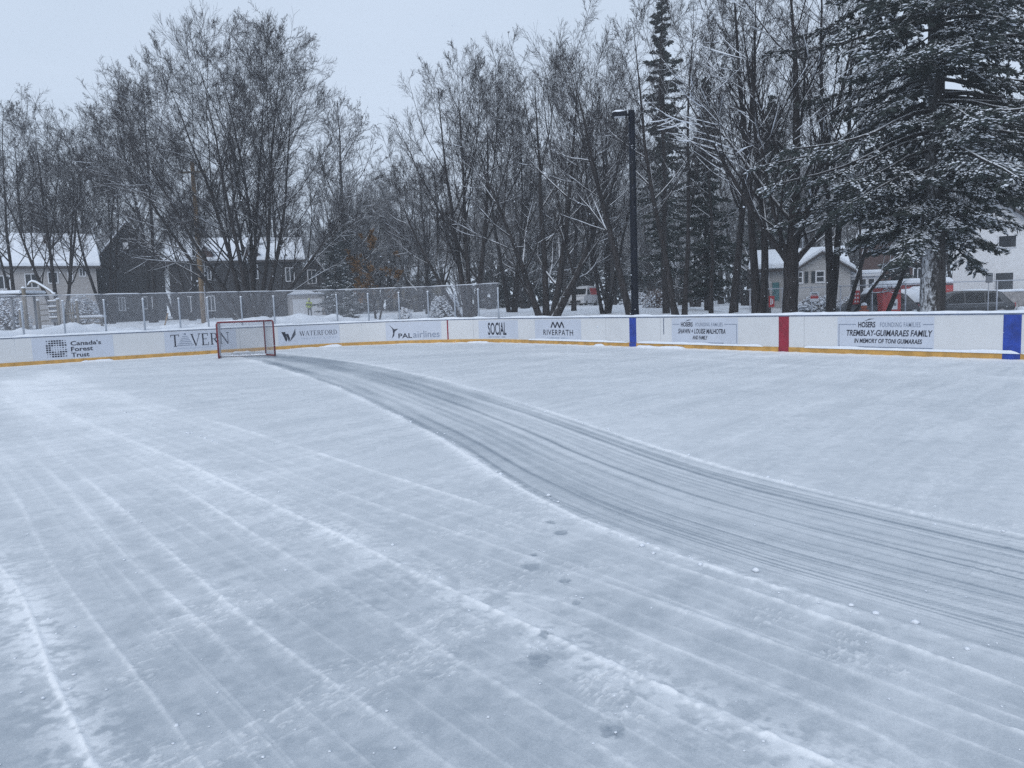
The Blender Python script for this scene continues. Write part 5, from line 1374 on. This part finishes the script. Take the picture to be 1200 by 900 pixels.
# fence
FY = 36.6
fx0, fx1 = float(X(876, FY)), float(X(1290, FY)); g0 = .78
fe = thing('chain_link_fence', 'low chain-link fence with thin rail along the street side', 'fence', (fx0, FY, g0), 0)
hF = 1.0; Lf = fx1-fx0
def fz(a_): return gzf(fx0+a_, FY)-g0
mb = MB().tube([(0, 0, hF), (Lf*.5, 0, hF+.03), (Lf, 0, hF)], .024, 8); mb.build('top_rail', M['wire'], fe, True)
fp = [float(X(q, FY))-fx0 for q in (879, 917, 951, 985, 1022, 1061, 1105, 1168, 1215, 1262)]
for a_ in fp: MB().tube([(a_, 0, -.5), (a_, 0, hF+.06)], .032, 8).build('post', M['wire'], fe, True)
mb = MB(); st = .11; k = -1.2
while k < Lf:
    for sg_ in (1, -1):
        a0, a1 = (k, k+1.2) if sg_ > 0 else (k+1.2, k)
        z0, z1 = -.2, hF
        p0, p1 = [a0, z0], [a1, z1]
        if min(a0, a1) < 0 or max(a0, a1) > Lf: continue
        mb.tube([(p0[0], .002*sg_, p0[1]), (p1[0], .002*sg_, p1[1])], .0019, 3, False)
    k += st
mb.build('mesh', M['wire'], fe)
# signs on and by the fence
def panel_sign(label, px0, px1, py0, py1, Y, m, bands=(), name='notice_sign', post=True):
    xa, xb = float(X(px0, Y)), float(X(px1, Y)); z1, z0 = float(Zh(px0, py0, Y)), float(Zh(px0, py1, Y))
    o = thing(name, label, 'sign', (xa, float(Y), z0), 0); w, h_ = xb-xa, z1-z0
    MB().box(0, w, -.012, .012, 0, h_).build('board', M[m], o)
    for (a0, a1, b0, b1, mm) in bands: MB().box(w*a0, w*a1, -.018, -.013, h_*b0, h_*b1).build('printed_band', M[mm], o)
    if post: MB().tube([(w/2, .04, -z0+gzf(xa, Y)-.3), (w/2, .04, h_*.95)], .02, 8).build('post', M['wire'], o, True)
    return o
panel_sign('white and red notice hung on the fence before the dark hedge', 949, 959.5, 342, 353.5, 36.5, 'sign_white', [(.06, .94, .30, .56, 'car_red'), (.2, .8, .74, .84, 'sign_grey'), (.12, .88, .62, .68, 'car_red')], post=False)
panel_sign('small red hanging panel near the teal door', 901, 907.5, 347, 360, 36.5, 'car_red', [(.25, .45, .2, .8, 'sign_white'), (.55, .75, .3, .7, 'sign_white')], post=False)
panel_sign('red upright panel with pale marks near the hydrant', 999.5, 1007.5, 340.5, 356.5, 36.5, 'car_red', [(.2, .42, .12, .25, 'sign_white'), (.2, .42, .40, .53, 'sign_white'), (.2, .42, .68, .81, 'sign_white'), (.58, .8, .12, .25, 'sign_white'), (.58, .8, .40, .53, 'sign_white'), (.58, .8, .68, .81, 'sign_white')], post=False)
panel_sign('plain grey back of a street sign on a post by the black car', 1154.5, 1162.5, 320, 331.5, 35.5, 'sign_grey', name='street_sign')
# hydrant
xx = X(1012.5, 35.8); hy = thing('fire_hydrant', 'orange fire hydrant capped with snow beside the fence', 'fire hydrant', (float(xx), 35.8, gzf(xx, 35.8)-.1), 0)
MB().tube([(0, 0, 0), (0, 0, .08), (0, 0, .09), (0, 0, .52), (0, 0, .54), (0, 0, .60), (0, 0, .68), (0, 0, .72)], [.15, .15, .10, .10, .14, .14, .09, .03], 14).build('barrel', M['hydrant'], hy, True)
for sg_ in (-1, 1): MB().tube([(sg_*.09, 0, .40), (sg_*.21, 0, .40)], .055, 10).build('nozzle', M['hydrant'], hy, True)
MB().blob((0, 0, .66), .15, .15, .13, 2, .1, 12, 5, True).build('snow_cap', M['snow_fine'], hy, True)
# snow-covered boulders
for i, (px, Y, w, h_, lab) in enumerate(((1171, 38.5, .75, .75, 'snowy boulder beside the tail of the black car'), (1186, 38.2, .9, .70, 'broad snow-dusted boulder before the white house'), (1197, 38.4, .6, .82, 'snowy boulder farthest past the black car'))):
    o = thing('boulder', lab, 'boulder', base(px, Y), i, 'boulders before the white house')
    MB().blob((0, 0, .1), w*.5, w*.42, h_*.8, i+4, .22, 14, 8).build('rock', M['stone'], o, True)
    MB().blob((0, 0, h_*.52), w*.42, w*.36, h_*.40, i+4, .2, 14, 5, True).build('snow_cap', M['snow_fine'], o, True)

# ------------------------------------------------------------------ lamp post
PY = 26.6
bx_ = float(X(744, PY)); tp = at(739.5, 131, PY); g = gzf(bx_, PY)-.15
lp = thing('lamp_post', 'tall black lamp post behind the blue stripe, flat lamp head', 'lamp post', (bx_, PY, g), 0)
hL = float(tp[2])-g
MB().tube([(0, 0, 0), (0, 0, .4), (.0, 0, .9), (0, 0, hL*.5), (0, 0, hL)], [.16, .15, .125, .115, .108], 14).build('pole', M['black'], lp, True)
MB().box(-.16, .16, -.16, .16, .02, .06).build('base_plate', M['black'], lp)
MB().box(-.10, .10, -.06, .06, hL-.02, hL+.05).build('pole_cap', M['black'], lp, bevel=.01)
MB().tube([(0, 0, hL-.12), (-.20, -.02, hL-.08)], .035, 10).build('arm', M['black'], lp, True)
hd = MB().prism([(-.68, hL-.11), (-.64, hL-.02), (-.18, hL+.0), (-.14, hL-.15), (-.60, hL-.155)], -.19, .15, 'y').build('lamp_head', M['black'], lp, bevel=.012)
MB().box(-.58, -.22, -.13, .09, hL-.172, hL-.157).build('lens', M['lamp_white'], hd)
MB().blob((-.41, -.02, hL-.025), .27, .17, .09, 2, .06, 16, 5, True).build('snow_cap', M['snow_fine'], lp, True)
mb = MB(); rgp = random.Random(3)
for k in range(46):
    zz = rgp.uniform(.2, hL-.3); a_ = rgp.gauss(-2.2, .6); r = .10; mb.blob((r*math.cos(a_)*1.0, r*math.sin(a_), zz), rgp.uniform(.006, .018), .014, rgp.uniform(.008, .03), k, .2, 6, 4)
mb.build('stuck_snow', M['snow_fine'], lp, True)

# ------------------------------------------------------------------ wooden utility pole
UY = 50.0
ux = float(X(237.5, UY)); up_ = thing('utility_pole', 'brown wooden utility pole rising through bare branches', 'utility pole', (ux, UY, gzf(ux, UY)-.2), 0)
hU = float(Zh(236, 185, UY))-gzf(ux, UY)
MB().tube([(0, 0, 0), (0, 0, hU*.5), (0.0, 0, hU)], [.17, .15, .12], 12).build('pole', M['wood'], up_, True)
MB().box(-.9, .9, -.17, -.06, hU-.75, hU-.63).build('crossarm', M['wood_grey'], up_)
for a_ in (-.8, -.35, .35, .8): MB().tube([(a_, -.115, hU-.63), (a_, -.115, hU-.48)], [.03, .045], 8).build('insulator', M['sign_grey'], up_, True)
MB().box(.155, .19, -.05, .05, .2, 2.6).build('guard', M['wire'], up_)

# ------------------------------------------------------------------ playground
YP = 41.0
gx0 = float(X(34, YP)); gg = gzf(gx0, YP)
pg = thing('climbing_frame', 'wooden playground climbing frame with snowy bars and a curved rail', 'climbing frame', (gx0, YP, gg), 0)
Lx = lambda px: float(X(px, YP))-gx0
Lz = lambda px, py: float(Zh(px, py, YP))-gg
def post_(px, top, r=.075, y=0., cap=True, py=400):
    o = MB().tube([(Lx(px), y, -.4), (Lx(px), y, Lz(px, top))], r, 10).build('post', M['wood_grey'], pg, True)
    if cap: MB().blob((Lx(px), y, Lz(px, top)-.01), r*1.25, r*1.25, .09, int(px), .1, 10, 4, True).build('snow_cap', M['snow_fine'], o, True)
post_(29, 337.5, .10); post_(17, 363, .08, .4); post_(33.5, 352, .07, .8); post_(60, 350.5, .08, .6); post_(75, 352, .07, 1.2); post_(46, 352, .05, 1.4); post_(66, 366, .035, 1.0, False); post_(70, 366, .035, 1.0, False)
for py in (357, 364, 370, 377): MB().tube([(Lx(35), .6, Lz(40, py)), (Lx(46), .7, Lz(40, py-.6))], .035, 8).build('rung', M['wood_grey'], pg, True)
for py in (353.5, 360, 366, 373):
    q = MB().tube([(Lx(47), .7, Lz(50, py)), (Lx(59), .7, Lz(50, py))], .045, 8).build('rung', M['wood_grey'], pg, True)
    MB().tube([(Lx(47), .7, Lz(50, py)+.05), (Lx(59), .7, Lz(50, py)+.05)], .045, 6).build('snow_on_rung', M['snow_fine'], q, True)
MB().box(Lx(47.5), Lx(59), .78, .82, Lz(50, 378), Lz(50, 354)).build('climbing_panel', M['sign_grey'], pg)
cr = [(31, 335), (33, 331.5), (36, 330), (40, 331), (46, 334.5), (52, 338.5), (57, 342), (59, 344.5), (62, 345)]
rl = MB().tube([(Lx(a_), .3, Lz(a_, b_)) for a_, b_ in cr], .045, 8).build('curved_rail', M['wood_grey'], pg, True)
MB().tube([(Lx(a_), .3, Lz(a_, b_)+.055) for a_, b_ in cr], .055, 8).build('snow_on_rail', M['snow_fine'], rl, True)
MB().box(Lx(61), Lx(74), .9, 1.3, Lz(66, 369), Lz(66, 367)).build('platform', M['wood_grey'], pg)
for px in (63, 65.5, 68, 71): MB().box(Lx(px), Lx(px+1.4), 1.02, 1.06, Lz(66, 384), Lz(66, 351+abs(px-67)*1.2)).build('plank', M['wood_grey'], pg)
# shelter roof to the outer end
YS = 43.5
sx0 = float(X(10, YS)); sh = thing('shelter', 'open shelter with dark fascia and snow on its roof', 'shelter', (sx0, YS, gzf(sx0, YS)), 0)
zt = float(Zh(10, 345, YS))-gzf(sx0, YS); xr_ = float(X(27, YS))-sx0
MB().box(-4, xr_, -.1, 2.5, zt-.10, zt).build('roof', M['black'], sh)
MB().box(-4, xr_-.05, -.06, 2.4, zt+.003, zt+.22).build('snow_cover', M['snow'], sh, bevel=.06)
for a_ in (-3.6, float(X(12.5, YS))-sx0): 
    for b_ in (.1, 2.2): MB().tube([(a_, b_, -.3), (a_, b_, zt-.101)], .07, 8).build('post', M['sign_grey'], sh, True)
# picnic table half buried
px_ = float(X(110, 44)); pt = thing('picnic_table', 'wooden picnic table frame half buried in snow by the gabled house', 'picnic table', (px_-.4, 44, gzf(px_, 44)), .2)
tp_ = MB().box(-.9, .9, -.38, .38, .72, .78).build('table_top', M['wood_grey'], pt)
MB().box(-.88, .88, -.36, .36, .783, .93).build('snow_cover', M['snow_fine'], tp_, bevel=.05)
for sg_ in (-1, 1):
    for e_ in (-.7, .7): MB().tube([(e_, sg_*.65, -.2), (e_, -sg_*.25, .72)], .045, 6).build('leg', M['wood_grey'], pt)
    MB().box(-.9, .9, sg_*.72-.13, sg_*.72+.13, .42, .47).build('bench', M['wood_grey'], pt)
# stake and a sheet of board stuck in the snowbank
q = at(190, 372, 34.5); st_ = thing('wooden_stake', 'brown wooden stake leaning in the snowbank behind the mesh fence', 'stake', (float(q[0]), 34.5, gzf(q[0], 34.5)), 0)
MB().tube([(-.18, 0, -.3), (.26, .05, 1.05)], .03, 7).build('shaft', M['wood'], st_, True)
MB().blob((.26, .05, 1.04), .05, .05, .05, 1, .1, 8, 4, True).build('snow_cap', M['snow_fine'], st_, True)
q = at(197.5, 371.5, 35.2); o = MB().box(-.16, .16, -.03, .03, -.1, .17).build('foam_board', M['sign_white'], None, bevel=.02)
o.location = (float(q[0]), 35.2, gzf(q[0], 35.2)); o.rotation_euler = (.5, .45, .2); tag(o, 'small white board stuck at a tilt in the snowbank', 'board')

# ------------------------------------------------------------------ person in hi-vis by the garage
PYY = 74.0
q = float(X(362.3, PYY)); gq = gzf(q, PYY)
pe = thing('person', 'person in a yellow-green hi-vis jacket and hood standing before the garage', 'person', (q, PYY, gq-.03), math.radians(200))
def skin(name, verts, edges, rad, m, parent, root=0):
    me = bpy.data.meshes.new(name); me.from_pydata(verts, edges, []); me.materials.append(m)
    o = link(bpy.data.objects.new(name, me), parent)
    md = o.modifiers.new('Skin', 'SKIN'); md.use_smooth_shade = True
    sv = me.skin_vertices[0] if me.skin_vertices else None
    if sv is None:
        bm = bmesh.new(); bm.from_mesh(me); bm.verts.layers.skin.verify(); bm.to_mesh(me); bm.free(); sv = me.skin_vertices[0]
    for i, r in enumerate(rad): sv.data[i].radius = (r, r); sv.data[i].use_root = (i == root)
    o.modifiers.new('Subdivision', 'SUBSURF').levels = 1; return o
bv = [(0, 0, .95), (0, .0, 1.15), (0, 0, 1.38), (0, 0, 1.50), (0, .02, 1.58), (0, .03, 1.70), (.19, 0, 1.40), (.24, .02, 1.14), (.24, .10, .90), (-.19, 0, 1.40), (-.24, .03, 1.14), (-.22, .15, .92), (.10, 0, .90), (.12, .04, .50), (.13, 0, .08), (.14, .14, .04), (-.10, 0, .90), (-.14, -.04, .50), (-.16, -.08, .08), (-.17, .06, .04)]
be = [(0, 1), (1, 2), (2, 3), (3, 4), (4, 5), (2, 6), (6, 7), (7, 8), (2, 9), (9, 10), (10, 11), (0, 12), (12, 13), (13, 14), (14, 15), (0, 16), (16, 17), (17, 18), (18, 19)]
br = [.15, .15, .16, .07, .075, .095, .075, .055, .042, .075, .055, .042, .10, .075, .05, .045, .10, .075, .05, .045]
skin('body', bv, be, br, M['trousers'], pe)
jv = [(0, 0, .88), (0, 0, 1.15), (0, 0, 1.38), (0, -.01, 1.52), (.20, 0, 1.40), (.245, .02, 1.14), (.245, .09, .95), (-.20, 0, 1.40), (-.245, .03, 1.14), (-.225, .13, .96)]
skin('jacket', jv, [(0, 1), (1, 2), (2, 3), (2, 4), (4, 5), (5, 6), (2, 7), (7, 8), (8, 9)], [.20, .19, .19, .11, .095, .075, .06, .095, .075, .06], M['hivis'], pe, 1)
MB().blob((0, -.01, 1.66), .125, .13, .15, 2, .04, 14, 9).build('hood', M['hivis'], pe, True)
MB().blob((0, .075, 1.655), .075, .06, .10, 3, .0, 12, 8).build('face', M['skin'], pe, True)

# ------------------------------------------------------------------ falling snow
rg = np.random.default_rng(42); nfl = 2600
fy = 3.0+rg.random(nfl)**.6*42; fx = (rg.random(nfl)-.5)*fy*1.7; fzz = rg.random(nfl)*(1.0+fy*.42)+.15
okf = sdf(fx, fy) < 14
C_ = np.stack([fx, fy, fzz], -1)[okf]
V_, F_ = lumps(C_, rg.uniform(.0025, .0065, len(C_))*(1+C_[:, 1]/26), 6, 1.0)
o = np_obj('falling_snow', V_, [F_], M['snow_fine'], smooth=True); tag(o, 'white snowflakes drifting down through the air', 'snowfall', kind='stuff')

# ------------------------------------------------------------------ haze
HZ = MB().box(-330, 330, -40, 345, -1.6, 34)
hz = HZ.build('haze', M['snow'], None); hz.data.materials.clear()
hm = bpy.data.materials.new('snowy_air'); hm.use_nodes = True; nt = hm.node_tree
nt.nodes.remove(nt.nodes['Principled BSDF'])
pv = nt.nodes.new('ShaderNodeVolumePrincipled'); pv.inputs['Color'].default_value = (.88, .92, .97, 1); pv.inputs['Density'].default_value = .0011; pv.inputs['Anisotropy'].default_value = .0
nt.links.new(pv.outputs[0], nt.nodes['Material Output'].inputs['Volume'])
hz.data.materials.append(hm); tag(hz, 'pale haze of falling snow filling the air', 'haze', kind='stuff')

# ------------------------------------------------------------------ light
SE, SA = math.radians(38), math.radians(200)      # high soft sun behind cloud, behind and left of the viewer
w = bpy.data.worlds.new('World'); sc.world = w; w.use_nodes = True; nt = w.node_tree
bg = nt.nodes['Background']; sky = nt.nodes.new('ShaderNodeTexSky'); sky.sky_type = 'NISHITA'; sky.sun_disc = False
sky.sun_elevation = SE; sky.sun_rotation = SA; sky.air_density = 1.0; sky.dust_density = 3.0; sky.ozone_density = 1.0
hs = nt.nodes.new('ShaderNodeHueSaturation'); hs.inputs['Saturation'].default_value = .40; nt.links.new(sky.outputs[0], hs.inputs['Color'])
cn = noise(nt, 1.6, 5, 'Generated', (1, 1, 2.5)); cl = mix(nt, ramp(nt, cn, .3, .7), (5.60, 6.72, 8.25), (6.10, 7.20, 8.80))
ov = mix(nt, .82, hs.outputs[0], cl)     # cloud deck over the clear sky
nt.links.new(ov, bg.inputs['Color']); bg.inputs['Strength'].default_value = .112
sl_ = bpy.data.lights.new('sun', 'SUN'); sl_.energy = 1.0; sl_.angle = math.radians(60); sl_.color = (1, .97, .93)
so = link(bpy.data.objects.new('sun', sl_))
dirv = Vector((math.sin(SA)*math.cos(SE), math.cos(SA)*math.cos(SE), math.sin(SE)))
so.rotation_euler = dirv.to_track_quat('Z', 'Y').to_euler()

# ------------------------------------------------------------------ camera
cd = bpy.data.cameras.new('camera'); cd.sensor_width = 36; cd.lens = 36*FPX/1200; cd.clip_start = .05; cd.clip_end = 2000
co = link(bpy.data.objects.new('camera', cd))
co.matrix_world = Matrix(((_R[0], _U[0], -_F[0], 0), (_R[1], _U[1], -_F[1], 0), (_R[2], _U[2], -_F[2], E), (0, 0, 0, 1)))
sc.camera = co
sc.view_settings.view_transform = 'Standard'; sc.view_settings.look = 'None'; sc.view_settings.gamma = 1; sc.view_settings.exposure = 0.0
sc.cycles.use_denoising = False
try: sc.cycles.denoiser = 'OPENIMAGEDENOISE'
except Exception: pass
sc.cycles.max_bounces = 6; sc.cycles.diffuse_bounces = 3; sc.cycles.glossy_bounces = 2; sc.cycles.transmission_bounces = 3
sc.cycles.transparent_max_bounces = 12; sc.cycles.volume_bounces = 1
